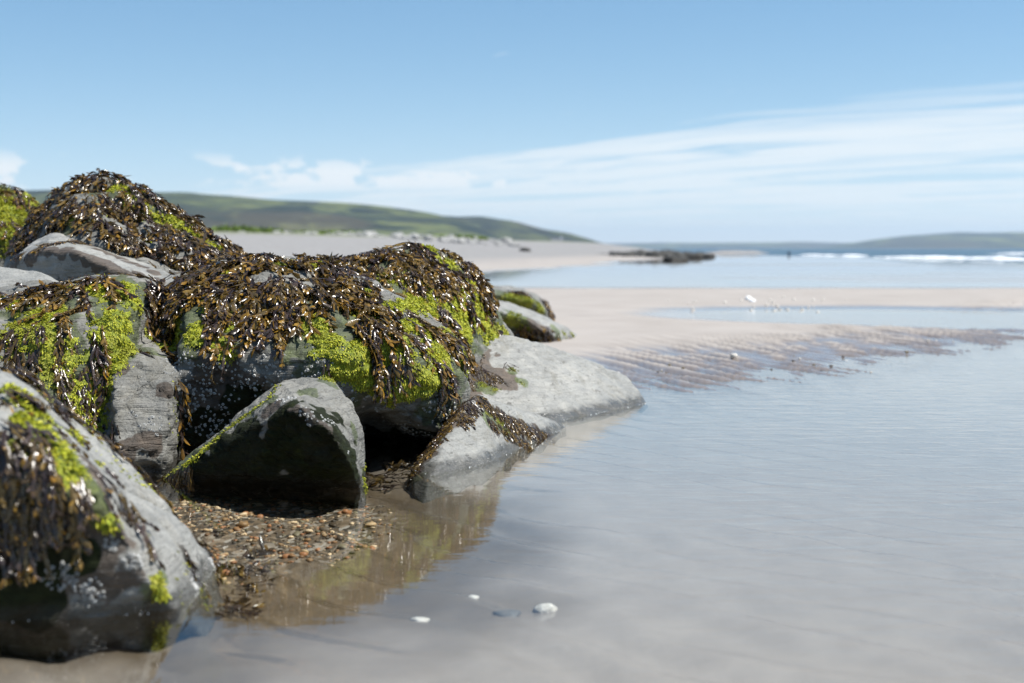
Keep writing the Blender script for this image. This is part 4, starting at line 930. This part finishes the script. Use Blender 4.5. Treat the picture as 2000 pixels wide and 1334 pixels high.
def cottage(px, Y, w, label):
    root = link('cottage', None, None, label=label, cat='house', loc=Wp(px, Y, bed((px - 1000) / FPX * Y, Y)))
    def box(nm, sx, sy, z0, z1, mat, oy=0.0, ox=0.0):
        v = [(ox + a * sx / 2, oy + b * sy / 2, c) for c in (z0, z1) for (a, b) in ((-1, -1), (1, -1), (1, 1), (-1, 1))]
        me = bpy.data.meshes.new(nm); me.from_pydata(v, [], [(0, 3, 2, 1), (4, 5, 6, 7), (0, 1, 5, 4), (1, 2, 6, 5), (2, 3, 7, 6), (3, 0, 4, 7)]); link(nm, me, mat, parent=root)
    box('wall', w, w * 0.7, -1, w * 0.45, M_whitewall)
    h = w * 0.45; e = w * 0.56; d = w * 0.40
    v = [(-e, -d, h), (e, -d, h), (e, d, h), (-e, d, h), (-e, 0, h + w * 0.3), (e, 0, h + w * 0.3)]
    me = bpy.data.meshes.new('roof'); me.from_pydata(v, [], [(0, 1, 5, 4), (2, 3, 4, 5), (0, 4, 3), (1, 2, 5), (0, 3, 2, 1)]); link('roof', me, M_slate, parent=root)
    box('chimney', w * 0.1, w * 0.1, h + w * 0.2, h + w * 0.42, M_whitewall, 0.0, w * 0.35)
    box('door', w * 0.12, 0.1, 0, w * 0.26, M_dark, -w * 0.35 - 0.06)
    for s in (-1, 1): box('window', w * 0.14, 0.1, w * 0.15, w * 0.30, M_slate, -w * 0.35 - 0.06, s * w * 0.3)
cottage(1088, 900, 7.5, 'white cottage at the foot of the green headland')
def dune(px, Y, w, h):
    x = (px - 1000) / FPX * Y; n = 60; gx = np.linspace(-1, 1, n); X_, Y_ = np.meshgrid(gx, gx); r = np.sqrt(X_ ** 2 + Y_ ** 2)
    z = h * (1 - sst(r, 0.2, 1)) * (1 + 0.4 * fbm(np.stack([X_.ravel() * 3, Y_.ravel() * 3, 0 * X_.ravel()], 1), 8, 3).reshape(X_.shape)) - 0.12
    i = np.arange(n * n).reshape(n, n); f = np.stack([i[:-1, :-1].ravel(), i[:-1, 1:].ravel(), i[1:, 1:].ravel(), i[1:, :-1].ravel()], 1)
    link('sand_dune', np_mesh('sand_dune', np.stack([X_.ravel() * w / 2, Y_.ravel() * w / 3, z.ravel()], 1), f), M_sand, kind='structure', loc=(x, Y, 0))
dune(1435, 210, 14, 0.55)
# breaking waves
def breaker(p0, p1, h, w, label, seed, n=220):
    V = []; k = 9; a = np.linspace(0, math.pi, k)
    for i in range(n):
        t = i / (n - 1); c = Vector(p0).lerp(Vector(p1), t); nn = fbm(np.array([[t * 22, seed, 0], [t * 6, seed + 5, 1]]), seed, 3)
        hh = h * max(0.05, 0.55 + nn[1] * 1.1 + nn[0] * 0.6) * min(1, t * 8, (1 - t) * 8 + 0.05); ww = w * (0.8 + nn[0] * 0.6)
        tan = (Vector(p1) - Vector(p0)).normalized(); per = Vector((-tan.y, tan.x, 0))
        for b in a: V.append(c + per * (math.cos(b) * ww + nn[1] * w) + Vector((0, 0, math.sin(b) * hh - 0.02)))
    V = np.array([tuple(v) for v in V]); V += (fbm(V * 2.5, seed, 3) * h * 0.35)[:, None] * np.array([0.3, 0.3, 1])
    i = np.arange(n * k).reshape(n, k); f = np.stack([i[:-1, :-1].ravel(), i[:-1, 1:].ravel(), i[1:, 1:].ravel(), i[1:, :-1].ravel()], 1)
    b = np.array([V[:, 0].mean(), V[:, 1].mean(), 0]); link('breaking_wave', np_mesh('breaking_wave', V - b, f), M_foam, label=label, cat='wave', loc=b)
breaker(Wp(1705, 128, 0), Wp(2160, 84, 0), 0.24, 1.2, 'long white breaking wave at the right edge of the sea', 3)
breaker(Wp(1930, 190, 0), Wp(2250, 170, 0), 0.30, 1.0, 'short white wave crest farther out behind the long breaker', 4, 120)
breaker(Wp(1560, 165, 0), Wp(1690, 140, 0), 0.18, 0.8, 'thin broken surf left of the long white breaker', 6, 120)

# ------------------------------------------------------------------ sea air
def haze():
    x0, x1, y0, y1, z0, z1 = -4500, 9200, -120, 9300, -9.0, 125
    v = [(x, y, z) for z in (z0, z1) for (x, y) in ((x0, y0), (x1, y0), (x1, y1), (x0, y1))]
    me = bpy.data.meshes.new('haze'); me.from_pydata(v, [], [(0, 3, 2, 1), (4, 5, 6, 7), (0, 1, 5, 4), (1, 2, 6, 5), (2, 3, 7, 6), (3, 0, 4, 7)])
    t = NT('haze'); n = t.N('ShaderNodeVolumePrincipled'); n.inputs['Color'].default_value = (0.68, 0.84, 1.0, 1); n.inputs['Density'].default_value = 0.00012; n.inputs['Anisotropy'].default_value = 0.25
    t.L(n.outputs[0], t.out.inputs['Volume'])
    link('haze', me, t.mat, kind='stuff')
haze()
